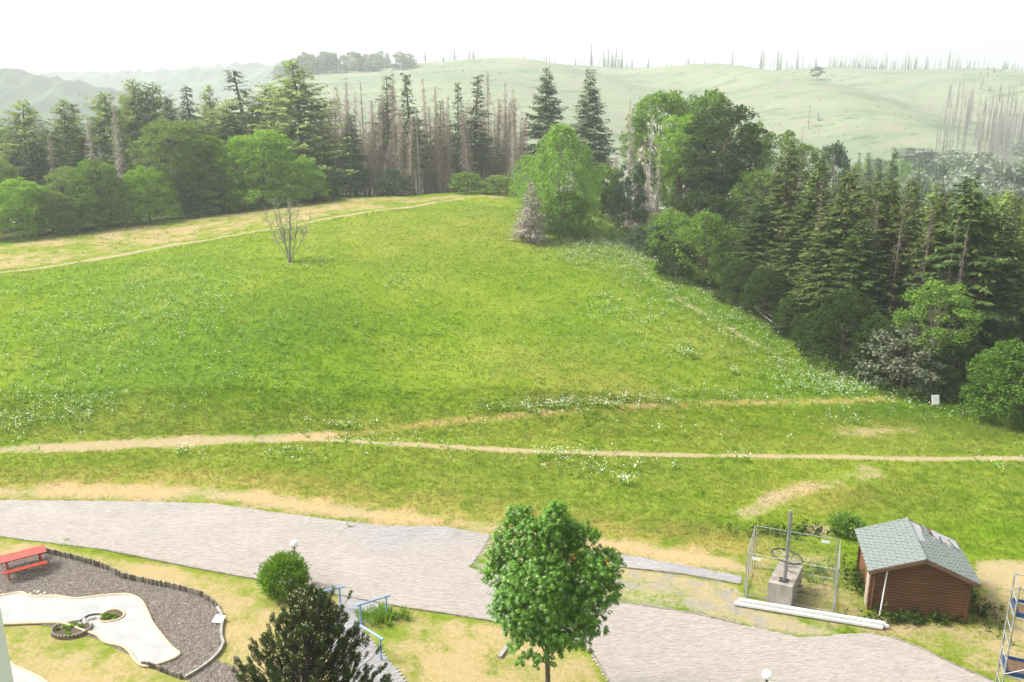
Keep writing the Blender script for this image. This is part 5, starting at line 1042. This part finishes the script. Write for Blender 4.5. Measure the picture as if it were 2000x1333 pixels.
# ------------------------------------------------------------------ scaffold tower
def scaffold():
    root = empty('scaffold_tower', (15.0, 21.0, 0), R_(-24), 'grey steel scaffold tower with blue decks at the right edge', 'scaffold')
    L, Wd = 2.2, 0.9
    for x in (0, L):
        for y in (0, Wd): MB().tube([[x, y, 0.0], [x, y, 5.15]], 0.026, 8).build('standard', M['galv'], root, True)
    for z in (0.3, 2.12, 4.12, 4.62, 5.1):
        for y in (0, Wd): MB().tube([[0, y, z], [L, y, z]], 0.02, 8).build('ledger', M['galv'], root, True)
    for z in (0.6, 1.1, 1.6, 2.12, 2.6, 3.1, 3.6, 4.12, 4.62, 5.1):
        for x in (0, L): MB().tube([[x, 0, z], [x, Wd, z]], 0.018, 8).build('transom', M['galv'], root, True)
    for z0, z1 in ((2.2, 3.5), (0.3, 1.9)):
        MB().tube([[0, -0.03, z0], [L, -0.03, z1]], 0.018, 8).build('brace', M['galv'], root, True); MB().tube([[0, Wd + 0.03, z1], [L, Wd + 0.03, z0]], 0.018, 8).build('brace', M['galv'], root, True)
    for z in (2.15, 4.15):
        dk = MB().box((L / 2, Wd / 2, z + 0.03), (L - 0.06, Wd - 0.08, 0.035)).build('deck', M['bargeboard'], root)
        for y in (0.035, Wd - 0.035): MB().box((L / 2, y, z + 0.075), (L - 0.08, 0.03, 0.15)).build('toe_board', M['blue_deck'], dk)
        for x in (0.045, L - 0.045): MB().box((x, Wd / 2, z + 0.075), (0.03, Wd - 0.14, 0.15)).build('toe_board', M['blue_deck'], dk)
scaffold()
# ------------------------------------------------------------------ white board on the meadow
M['board_white'] = simple('board_white', (0.82, 0.82, 0.81), (0.78, 0.78, 0.77), 2, 0.5)
def board():
    g = hit(1825, 798); root = empty('white_board', tuple(g), R_(8), 'small white board standing on the meadow before the forest', 'sign')
    MB().box((0, 0, 0.62), (0.54, 0.03, 0.66), 0, np.array(Matrix.Rotation(R_(-14), 3, 'X'))).build('panel', M['board_white'], root)
    for x in (-0.2, 0.2): MB().box((x, 0.035, 0.35), (0.035, 0.035, 0.8)).build('leg', M['bare_board'], root)
board()
# ------------------------------------------------------------------ wing of the white building at the left edge
def wing():
    root = empty('white_building', (-10.15, 14.0, 0), 0, 'white plastered building corner at the bottom left edge', 'building')
    MB().box((-4, -7, 9.5), (8, 14, 19.2)).build('wall', M['plaster'], root); MB().box((-4, -7, 19.2), (8.4, 14.4, 0.25)).build('eaves', M['galv'], root)
    for z in (2.2, 5.4, 8.6, 11.8, 15.0):
        for y in (-10.5, -7, -3.5):
            wn = MB().box((0.02, y, z), (0.06, 1.3, 1.5)).build('window', M['white_pvc'], root); MB().box((0.045, y, z), (0.03, 1.1, 1.3)).build('pane', M['glass'], wn); MB().box((0.08, y, z - 0.79), (0.2, 1.4, 0.05)).build('sill', M['galv'], wn)
wing()

# ------------------------------------------------------------------ maple in front
def maple():
    Y0 = 21.9; b = at(1066, 1395, Y0); x0 = b[0]; r = np.random.RandomState(5)
    root = empty('maple_tree', (x0, Y0, 0), 0, 'young round-crowned maple in the foreground between lawn and drive', 'tree')
    sc_ = lambda px, py: (at(px, py, Y0) - np.array([x0, Y0, 0]))
    tk = MB(); zt = sc_(1085, 990)[2]
    zs = np.linspace(0, zt * 0.9, 10); tk.tube(np.stack([0.05 * np.sin(zs * 1.2), 0.04 * np.cos(zs) - 0.04, zs - 0.1], 1), 0.095 * (1 - 0.85 * zs / zs[-1]) + 0.008, 9)
    lobes = [(1085, 1008, 26, 0), (1015, 1030, 34, .3), (1050, 1040, 46, -.5), (1140, 1062, 36, 0.2), (1095, 1060, 46, 0.5), (1000, 1075, 48, 0), (1185, 1105, 34, 0), (1150, 1115, 56, -.6), (1050, 1105, 66, -1.2), (980, 1120, 40, 0), (1100, 1120, 64, 1.0), (1020, 1150, 62, -.7), (1110, 1170, 64, -1.1), (1172, 1165, 40, .2), (1060, 1180, 66, .9), (1000, 1195, 44, 0), (1045, 1225, 54, -.7), (1100, 1225, 52, 0.1), (1128, 1222, 36, -.2), (1024, 1226, 30, .2), (1062, 1243, 28, 0)]
    star = []
    for i, (ang, l) in enumerate(((-150, .34), (-110, .48), (-78, .26), (-55, .72), (-28, .36), (0, 1.0), (28, .36), (55, .72), (78, .26), (110, .48), (150, .34))): star.append((math.cos(R_(ang)) * l, math.sin(R_(ang)) * l))
    star = np.array([(0, 0)] + star); nS = len(star); P = []; D = []; Nn = []; S = []
    for px, py, rp, dy in lobes:
        c = sc_(px, py); c[1] += dy; R0 = rp * 1.06 * (Y0 * CP + (CAMZ - c[2]) * SP) / F
        nros = int(40 + 290 * R0 ** 2)
        for _ in range(nros):
            d = rdir(r, 1)[0]; d[2] = d[2] if d[2] > -0.5 else -d[2]; e = c + d * R0 * r.uniform(0.55, 1.05); axis_ = norm((e - np.array([0, 0, zt * 0.35]))[None])[0] * 0.6 + np.array([0, 0, 0.5]); axis_ = norm((axis_ + rdir(r, 1)[0] * 0.35)[None])[0]
            k = r.randint(7, 12); a = r.rand() * 6.28 + np.arange(k) * 2.4; t1 = norm(np.cross(axis_, [0.3, 0.5, 0.8])[None])[0]; t2 = np.cross(axis_, t1)
            out = np.cos(a)[:, None] * t1 + np.sin(a)[:, None] * t2; tilt = r.uniform(0.2, 0.75, k)[:, None]
            dd = norm(out + axis_ * (0.35 - tilt) - np.array([0, 0, 0.30])); nn = norm(axis_ + out * 0.55 + rdir(r, k) * 0.25)
            P.append(e + out * 0.035 + axis_ * r.uniform(-0.08, 0.05, k)[:, None]); D.append(dd); Nn.append(nn); S.append(r.uniform(0.06, 0.112, k))
        if rp > 30:
            q = np.linspace(0, 1, 6)[:, None]; a0 = np.array([0, 0, min(zt * 0.75, max(zt * 0.22, c[2] - 1.1))]); tk.tube(a0 + (c - a0) * q + np.array([0, 0, 0.15]) * np.sin(q * 3.14), 0.035 * (1 - 0.85 * q[:, 0]) + 0.004, 5, False)
    P = np.vstack(P); D = np.vstack(D); Nn = np.vstack(Nn); S = np.concatenate(S); Wv = norm(np.cross(Nn, D)); n = len(P)
    droop = np.array([0.0] + [-0.10 * (x * x + y * y) for x, y in star[1:]])
    Nn2 = np.cross(D, Wv); V = P[:, None] + S[:, None, None] * (star[None, :, 0, None] * D[:, None] + star[None, :, 1, None] * Wv[:, None] + droop[None, :, None] * Nn2[:, None])
    i = np.arange(n)[:, None] * nS; f = np.vstack([i + np.array([[0, q, q + 1]]) for q in range(1, nS - 1)])
    tk.build('trunk', M['bark'], root, True); link('crown', mesh('crown', V.reshape(-1, 3), f), M['maple_leaf'], root)
    sd_ = MB()
    for px, py in ((1033, 1056), (1118, 1062), (1178, 1072)):
        c = sc_(px, py); c[1] -= 0.75
        k = 7; dr_ = rdir(r, k); Lk = r.uniform(0.06, 0.12, k); sd_.add(*diamonds(np.tile(c, (k, 1)) + r.normal(size=(k, 3)) * 0.05, dr_, norm(np.cross(dr_, rdir(r, k))), Lk, Lk * 0.35))
    sd_.build('seed_clusters', M['maple_seed'], root)
maple()

# ------------------------------------------------------------------ mountain pine in front
M['dark_bark'] = simple('dark_bark', (0.035, 0.028, 0.022), (0.06, 0.05, 0.04), 2, 0.95)
def pine():
    Y0 = 20.6; b = at(606, 1500, Y0); root = empty('mountain_pine', (b[0], Y0, 0), 0, 'dark mountain pine with pale candles at the bottom of the picture', 'tree'); r = np.random.RandomState(14)
    sc_ = lambda px, py: (at(px, py, Y0) - np.array([b[0], Y0, 0])); tk = MB(); nd = MB(); bd = MB()
    tips = []
    lead = [(652, 1148), (606, 1152), (560, 1180), (500, 1228), (524, 1228), (680, 1172), (700, 1218), (722, 1235), (745, 1262), (758, 1285), (484, 1272), (640, 1165), (585, 1185), (625, 1178), (668, 1190), (570, 1215), (600, 1210), (545, 1235), (510, 1262), (690, 1245), (640, 1215), (735, 1300), (478, 1300), (762, 1318), (464, 1325)]
    for px, py in lead:
        p = sc_(px, py); p[1] += r.uniform(-0.5, 0.5); tips.append((p, 0.34))
    zt = sc_(652, 1148)[2]
    for i in range(1050):
        t = r.rand() ** 0.75; z = zt * (1 - 0.92 * t) * 0.97; R0 = 0.15 + 2.6 * t ** 0.66; az = r.rand() * 6.28; q = R0 * r.uniform(0.45, 1.0) ** 0.6 * (1 + 0.18 * math.sin(az * 4 + 1))
        cx = 0.32 * (1 - t); p = np.array([cx + math.cos(az) * q, math.sin(az) * q, z + 0.25 * r.rand()])
        if p[2] > 0.15: tips.append((p, r.uniform(0.22, 0.34)))
    Pn, Dn, Ln = [], [], []; Pb, Db = [], []
    for p, L in tips:
        outv = np.array([p[0] * 0.28, p[1] * 0.28, 1.0]) + r.normal(size=3) * 0.16; ax = norm(outv[None])[0]; k = int(400 * L); s = r.rand(k)
        t1 = norm(np.cross(ax, [0.9, 0.3, 0.1])[None])[0]; t2 = np.cross(ax, t1); a = r.rand(k) * 6.28; radv = np.cos(a)[:, None] * t1 + np.sin(a)[:, None] * t2
        Pn.append(p - ax * L + ax * (s * L)[:, None]); Dn.append(norm(radv + ax * r.uniform(0.35, 1.2, k)[:, None])); Ln.append(r.uniform(0.065, 0.11, k))
        base = p - ax * L; c0 = np.array([0.2 * base[0], 0.2 * base[1], max(0.05, base[2] - 0.45 * np.hypot(base[0], base[1]) - 0.25)]); qq = np.linspace(0, 1, 5)[:, None]
        tk.tube(c0 + (base - c0) * qq - np.array([0, 0, 0.15]) * np.sin(qq * 3.14), 0.02 * (1 - 0.6 * qq[:, 0]), 4, False)
        if r.rand() < 0.72:
            for _ in range(r.randint(1, 4)): Pb.append(p + r.normal(size=3) * 0.03); Db.append(norm((ax + r.normal(size=3) * 0.3)[None])[0])
    Pn = np.vstack(Pn); Dn = np.vstack(Dn); Ln = np.concatenate(Ln); nd.add(*diamonds(Pn, Dn, norm(np.cross(Dn, rdir(r, len(Pn)))), Ln, np.full(len(Pn), 0.0085), 0.5))
    for p, d in zip(Pb, Db): bd.tube([p, p + d * 0.03, p + d * 0.06], [0.010, 0.016, 0.005], 5)
    tk.tube([[0, 0, -0.1], [0.05, 0, zt * 0.3], [0.28, 0, zt * 0.75]], [0.11, 0.09, 0.03], 8)
    tk.build('trunk', M['dark_bark'], root, True); nd.build('crown', M['pine_needle'], root); bd.build('candles', M['pine_bud'], root)
pine()

# ------------------------------------------------------------------ foreground bushes and weeds
def bush(px, base_py, wpx, hpx, mat, label, seed, n=9000, ls=0.11, y=None, flat=1.0, up=0.2):
    g = atz(px, base_py); dep = g[1] * CP + (CAMZ - 0.8) * SP; Rr = wpx / 2 * dep / F; hh = hpx * dep / F * 1.12; r = np.random.RandomState(seed)
    root = empty('round_bush' if flat == 1.0 else 'bush', (g[0], g[1], 0), 0, label, 'bush'); d = rdir(r, n); d[:, 2] = np.abs(d[:, 2]) * 2 - 1; d = norm(d)
    bump = 1 + 0.13 * np.sin(d[:, 0] * 7 + seed) * np.sin(d[:, 1] * 8) + 0.09 * np.sin(d[:, 2] * 9 + d[:, 0] * 5) + 0.06 * r.normal(size=n); q = r.uniform(0.4, 1.0, n) ** 0.5
    P = d * (q * bump)[:, None] * np.array([Rr, Rr, hh / 2]) + np.array([0, 0, hh / 2]); P[:, 2] = np.maximum(P[:, 2], 0.03)
    D = norm(d * 0.8 + rdir(r, n) * 0.6 + np.array([0, 0, up])); L = ls * r.uniform(0.6, 1.4, n); mb = MB(); mb.add(*diamonds(P, D, norm(np.cross(D, rdir(r, n))), L, L * 0.22)); tk = MB()
    for i in range(22): e = P[r.randint(n)] * 0.8; tk.tube([[0, 0, -0.05], e * 0.4 + np.array([0, 0, 0.05]), e], [0.02, 0.014, 0.006], 4, False)
    tk.build('stems', M['bark'], root); mb.build('crown', M[mat], root)
bush(557, 1160, 90, 68, 'globe_bush', 'clipped round green bush in front of the globe lamp', 3, 15000, 0.10)
bush(1652, 1043, 62, 34, 'leaf_mid', 'small dark bush on the meadow left of the shed roof', 4, 5000, 0.12, flat=0.9)
def weeds(px, py, n, rx, ry, h, label, seed, mat='leaf_mid', blade=False):
    g = atz(px, py); r = np.random.RandomState(seed); k = n * 14; st_ = np.stack([r.normal(size=n) * rx, r.normal(size=n) * ry, np.zeros(n)], 1); j = np.repeat(np.arange(n), 14); hh = h * r.uniform(0.4, 1.1, n)
    P = st_[j] + np.stack([r.normal(size=k) * 0.05, r.normal(size=k) * 0.05, r.rand(k) * hh[j]], 1); D = norm(rdir(r, k) + np.array([0, 0, 0.35])); L = r.uniform(0.06, 0.16, k)
    if blade: P[:, 2] *= 0.15; D = norm(D + np.array([0, 0, 1.6])); L = L * 2.6
    mb = MB(); mb.add(*diamonds(P, D, norm(np.cross(D, rdir(r, k))), L, L * (0.06 if blade else 0.3)))
    o = mb.build('weeds', M[mat]); o.location = (g[0], g[1], 0); o['kind'] = 'stuff'; tag(o, label, 'weeds')
weeds(1682, 1150, 60, 0.28, 0.9, 0.75, 'tall dark weeds along the left side of the shed', 1, 'leaf_dark'); weeds(1718, 1188, 26, 0.14, 0.12, 0.7, 'leafy weed clump at the foot of the white pole', 2, 'leaf_mid')
weeds(1790, 1213, 90, 0.9, 0.22, 0.42, 'low green weeds along the front of the shed', 3, 'leaf_dark'); weeds(1590, 1120, 40, 0.5, 0.5, 0.3, 'green weeds inside the fenced enclosure', 4, 'leaf_mid')
weeds(1905, 1190, 60, 0.35, 0.8, 0.35, 'dark green weeds on the right side of the shed', 5, 'leaf_dark'); weeds(1540, 1042, 70, 1.3, 0.35, 0.45, 'dark green weeds behind the fenced enclosure', 6, 'leaf_dark')
weeds(748, 1208, 70, 0.45, 0.28, 0.1, 'long green grass under the upper blue handrail', 7, 'leaf_bright', True)

# ------------------------------------------------------------------ bare little tree on the hill
def bare_tree():
    g = hit(566, 512); root = empty('bare_tree', tuple(g), 0, 'leafless multi-stemmed little tree alone on the green hill', 'tree'); r = np.random.RandomState(4); tk = MB(); tw = MB(); s = (g[1] * CP + 10 * SP) / F
    stems = [(-48, 104, .75), (-14, 126, .6), (-25, 118, .55), (13, 121, 1.7), (3, 112, .8), (26, 112, .55), (42, 86, .5), (-4, 70, .6)]
    for dx, h, th in stems:
        e = np.array([dx * s, r.uniform(-1, 1), h * s * 1.02]); q = np.linspace(0, 1, 7)[:, None]; a = np.array([r.uniform(-.2, .2), r.uniform(-.2, .2), -0.1]); Q = a + (e - a) * q; Q[:, 0] += np.sign(dx) * 0.5 * np.sin(q[:, 0] * 3.14) * abs(dx) * s * 0.25
        tk.tube(Q, 0.075 * th * (1 - 0.9 * q[:, 0]) + 0.008, 6, False)
        for k in range(26):
            t = r.uniform(0.3, 0.98); j = t * 6; i = int(j); p = Q[i] + (Q[min(i + 1, 6)] - Q[i]) * (j - i); d = norm((rdir(r, 1)[0] * 0.8 + np.array([0, 0, 0.7]))[None])[0]; l = r.uniform(0.4, 1.3) * (1.2 - t)
            tw.tube([p, p + d * l * 0.5, p + d * l + np.array([0, 0, -0.05])], [0.026, 0.018, 0.010], 3, False)
            for _ in range(3): d2 = norm((d + rdir(r, 1)[0] * 0.8)[None])[0]; tw.tube([p + d * l * 0.6, p + d * l * 0.6 + d2 * 0.55], [0.014, 0.008], 3, False)
    tk.build('trunk', M['bark_pale'], root, True); tw.build('twigs', M['bark_pale'], root)['kind'] = 'stuff'
bare_tree()

# ------------------------------------------------------------------ brush, fallen trunks
def brush(px, py, n, rad, hgt, label, seed, mat='deadtwig'):
    g = hit(px, py); r = np.random.RandomState(seed); root = empty('brush_pile', tuple(g), 0, label, 'brush pile'); mb = MB()
    for i in range(n):
        c = np.array([r.normal() * rad, r.normal() * rad * 0.6, abs(r.normal()) * hgt * 0.5 + 0.1]); d = rdir(r, 1)[0] * np.array([1, 1, 0.35]); l = r.uniform(0.5, 1.6); mb.tube([c - d * l, c + np.array([0, 0, 0.1]), c + d * l], [0.045, 0.035, 0.012], 4, False)
    mb.build('branches', M[mat], root)
    lg = MB(); lg.tube([[-rad * 1.4, 0, 0.3], [rad * 0.4, -0.2, hgt * 0.9], [rad * 1.5, -0.3, 0.5]], [0.12, 0.1, 0.06], 6); lg.build('log', M['deadwood'], root)
brush(1222, 436, 90, 1.5, 1.1, 'brown brush pile at the top of the flowery slope', 1); brush(1272, 405, 80, 1.1, 1.8, 'reddish heap of broken branches under the hanging dead branches', 2)
def fallen(p0, p1, r0, label):
    a, b_ = hit(*p0), hit(*p1); a[2] += 0.35; b_[2] += 0.35; o = MB(); q = np.linspace(0, 1, 6)[:, None]; m = a; o.tube((b_ - a) * q, r0 * (1 - 0.7 * q[:, 0]), 7); o = o.build('fallen_trunk', M['bark_pale'], None, True); o.location = tuple(a); tag(o, label, 'fallen trunk')
fallen((1470, 605), (1560, 655), 0.13, 'longer pale fallen trunk at the forest edge'); fallen((1476, 612), (1524, 650), 0.09, 'shorter pale fallen trunk beside the longer one'); fallen((1682, 728), (1712, 738), 0.08, 'short pale stick lying left of the white-blossomed bush')
def lean():
    g = hit(1326, 398, 100); a = at(1284, 335, g[1] + 2) ; o = MB(); o.tube([[0, 0, 0], [(a[0] - g[0]) * .5, 1, (a[2] - g[2]) * .5], a - g], [0.14, 0.11, 0.07], 6); o = o.build('leaning_trunk', M['bark_pale'], None, True); o.location = tuple(g); tag(o, 'broken trunk leaning against the pale upright one', 'fallen trunk')
lean()

# ------------------------------------------------------------------ grass and wild flowers
BLOCK = [DRIVE, STRIP, RAMP, GRAVEL, WPATH, WPATH2, gz([(1690, 1195), (1888, 1222), (1900, 1150), (1690, 1130)])]
def grass(name, n, y0, y1, hgt, seed, power, wmul=1.0, blades=3, label=None):
    r = np.random.RandomState(seed); u = r.rand(n); y = (y0 ** power + u * (y1 ** power - y0 ** power)) ** (1 / power); x = (r.rand(n) * 2 - 1) * (0.68 * y + 3)
    k = np.ones(n, bool)
    for B in BLOCK: k &= ~inside(x, y, B)
    x, y = x[k], y[k]; f = fields(x, y); pool = soft_in(x, y, LAWN, 0.3)
    k = (r.rand(len(x)) > f['wood'] * 1.3) & (r.rand(len(x)) > ss(0.55, 1.0, f['dry']) * 0.82) & (r.rand(len(x)) > f['grey'] * 0.75); x, y, pool = x[k], y[k], pool[k]; f = {a: v[k] for a, v in f.items()}
    m = len(x); z = H(x, y); h = hgt * r.uniform(0.45, 1.25, m) * (1 - 0.78 * np.clip(f['dry'] * 1.25, 0, 1)) * (1 + 0.5 * f['lush_shade']) * np.where(pool > 0.5, 0.45, 1.0)
    j = np.repeat(np.arange(m), blades); q = len(j); a = r.rand(q) * 6.28; le = r.uniform(0.5, 1.7, q)
    D = norm(np.stack([np.cos(a) * le, np.sin(a) * le, np.ones(q)], 1)); Wv = np.stack([-np.sin(a), np.cos(a), np.zeros(q)], 1); P = np.stack([x[j] + r.normal(size=q) * 0.04, y[j] + r.normal(size=q) * 0.04, z[j] - 0.01], 1)
    L = (h[j] * r.uniform(0.6, 1.2, q))[:, None]; wd = (0.012 * np.clip(y[j] / 28, 0.8, 4) * wmul)[:, None]
    V = np.stack([P - Wv * wd, P + Wv * wd, P + D * L], 1).reshape(-1, 3); me = mesh(name, V, np.arange(q * 3).reshape(-1, 3))
    for a_, v in f.items(): put_attr(me, a_, np.repeat(v[j], 3))
    put_attr(me, 'blade', np.ones(q * 3)); o = link(name, me, M['meadow'], kind='stuff'); tag(o, label, 'grass')
grass('grass', 120000, 17, 52, 0.26, 1, 0.6, label='short dry and green grass around the drive and on the lower meadow')
grass('grass', 150000, 46, 135, 0.19, 2, 0.2, 1.1, label='meadow grass covering the hillside')
def flowers():
    r = np.random.RandomState(12); Cl = [  # pixel centre, pixel spread x, y, number
        (80, 795, 80, 36, 260), (30, 835, 40, 14, 90), (160, 820, 30, 18, 90), (130, 640, 90, 50, 420), (330, 600, 60, 40, 360), (230, 590, 60, 30, 200), (60, 560, 70, 20, 160), (280, 540, 80, 30, 160), (400, 600, 40, 25, 120), (600, 520, 26, 6, 70), (400, 730, 160, 50, 150), (780, 555, 30, 14, 60), (660, 640, 220, 80, 200),
        (1150, 470, 40, 26, 900), (1190, 430, 18, 18, 420), (1120, 495, 40, 14, 420), (1230, 500, 36, 24, 600), (1215, 455, 14, 20, 260), (1310, 560, 50, 24, 420), (1210, 610, 40, 20, 200), (1260, 650, 60, 30, 160), (1500, 690, 60, 30, 300), (1580, 745, 60, 20, 280), (1640, 765, 50, 8, 100), (1420, 620, 60, 22, 300), (1340, 693, 14, 5, 60), (1435, 730, 6, 4, 16), (1680, 760, 60, 12, 160),
        (1010, 803, 34, 4, 60), (1090, 799, 26, 3, 70), (1180, 797, 50, 3, 100), (1280, 790, 60, 3, 60), (1450, 782, 80, 4, 70), (680, 838, 60, 4, 40), (150, 462, 90, 8, 90), (300, 440, 80, 6, 80),
        (720, 872, 70, 6, 60), (1100, 893, 40, 4, 46), (1200, 920, 70, 14, 70), (1215, 947, 14, 4, 24), (1440, 902, 16, 4, 22), (1760, 790, 60, 8, 50), (1900, 815, 70, 6, 60), (1650, 820, 20, 10, 26), (370, 885, 26, 6, 22), (560, 895, 40, 8, 30), (1300, 830, 160, 20, 60), (1930, 912, 40, 6, 20), (500, 300, 1, 1, 0), (900, 700, 300, 60, 110)]
    P = []
    for px, py, sx, sy, n in Cl:
        if not n: continue
        c = hit(px, py); c2 = hit(px, py - sy); c3 = hit(px + sx, py); rx = abs(c3[0] - c[0]); ry = max(abs(c2[1] - c[1]), 0.2); P.append(np.column_stack([c[0] + r.normal(size=n) * rx, c[1] + r.normal(size=n) * ry]))
    P = np.vstack(P); fd = fields(P[:, 0], P[:, 1]); k = (fd['wood'] < 0.6) & (P[:, 1] < 133); P = P[k]; P = P[r.rand(len(P)) < 0.62]; n = len(P); z = H(P[:, 0], P[:, 1]); k = 4
    j = np.repeat(np.arange(n), k); q = len(j); Q = np.column_stack([P[j] + r.normal(size=(q, 2)) * 0.13, z[j] + r.uniform(0.30, 0.62, q)]); sz = r.uniform(0.018, 0.038, q); a = np.arange(6) * 1.047; tilt = r.normal(size=(q, 2)) * 0.35
    V = np.stack([np.stack([Q[:, 0] + math.cos(t) * sz, Q[:, 1] + math.sin(t) * sz, Q[:, 2] + (math.cos(t) * tilt[:, 0] + math.sin(t) * tilt[:, 1]) * sz], 1) for t in a], 1)
    i = np.arange(q)[:, None] * 6; o = link('wildflowers', mesh('wildflowers', V.reshape(-1, 3), i + np.arange(6)[None]), M['flower'], kind='stuff'); tag(o, 'white umbel wildflowers scattered over the meadow', 'flowers')
    # their leafy stalks
    d = rdir(r, n * 5) + np.array([0, 0, 1.0]); d = norm(d); jj = np.repeat(np.arange(n), 5); B = np.column_stack([P[jj], z[jj]]); L = r.uniform(0.15, 0.38, n * 5); V, f = diamonds(B, d, norm(np.cross(d, rdir(r, n * 5))), L, L * 0.12); o = link('flower_stalks', mesh('flower_stalks', V, f), M['leaf_bright'], kind='stuff'); tag(o, 'green leafy stalks of the white wildflowers', 'stalks')
flowers()

# ------------------------------------------------------------------ haze
def haze():
    mb = MB(); mb.box((0, 1250, 60), (5400, 3500, 190)); me = mb.data('haze')
    m = bpy.data.materials.new('haze'); m.use_nodes = True; t = m.node_tree; t.nodes.clear()
    o = t.nodes.new('ShaderNodeOutputMaterial'); v = t.nodes.new('ShaderNodeVolumePrincipled')
    v.inputs['Color'].default_value = (0.84, 0.885, 0.915, 1); v.inputs['Density'].default_value = 0.00050; v.inputs['Anisotropy'].default_value = 0.2
    t.links.new(v.outputs[0], o.inputs['Volume'])
    h = link('haze', me, m, kind='stuff')
    tag(h, 'pale haze hanging over the valley and the far hills', 'haze')
haze()
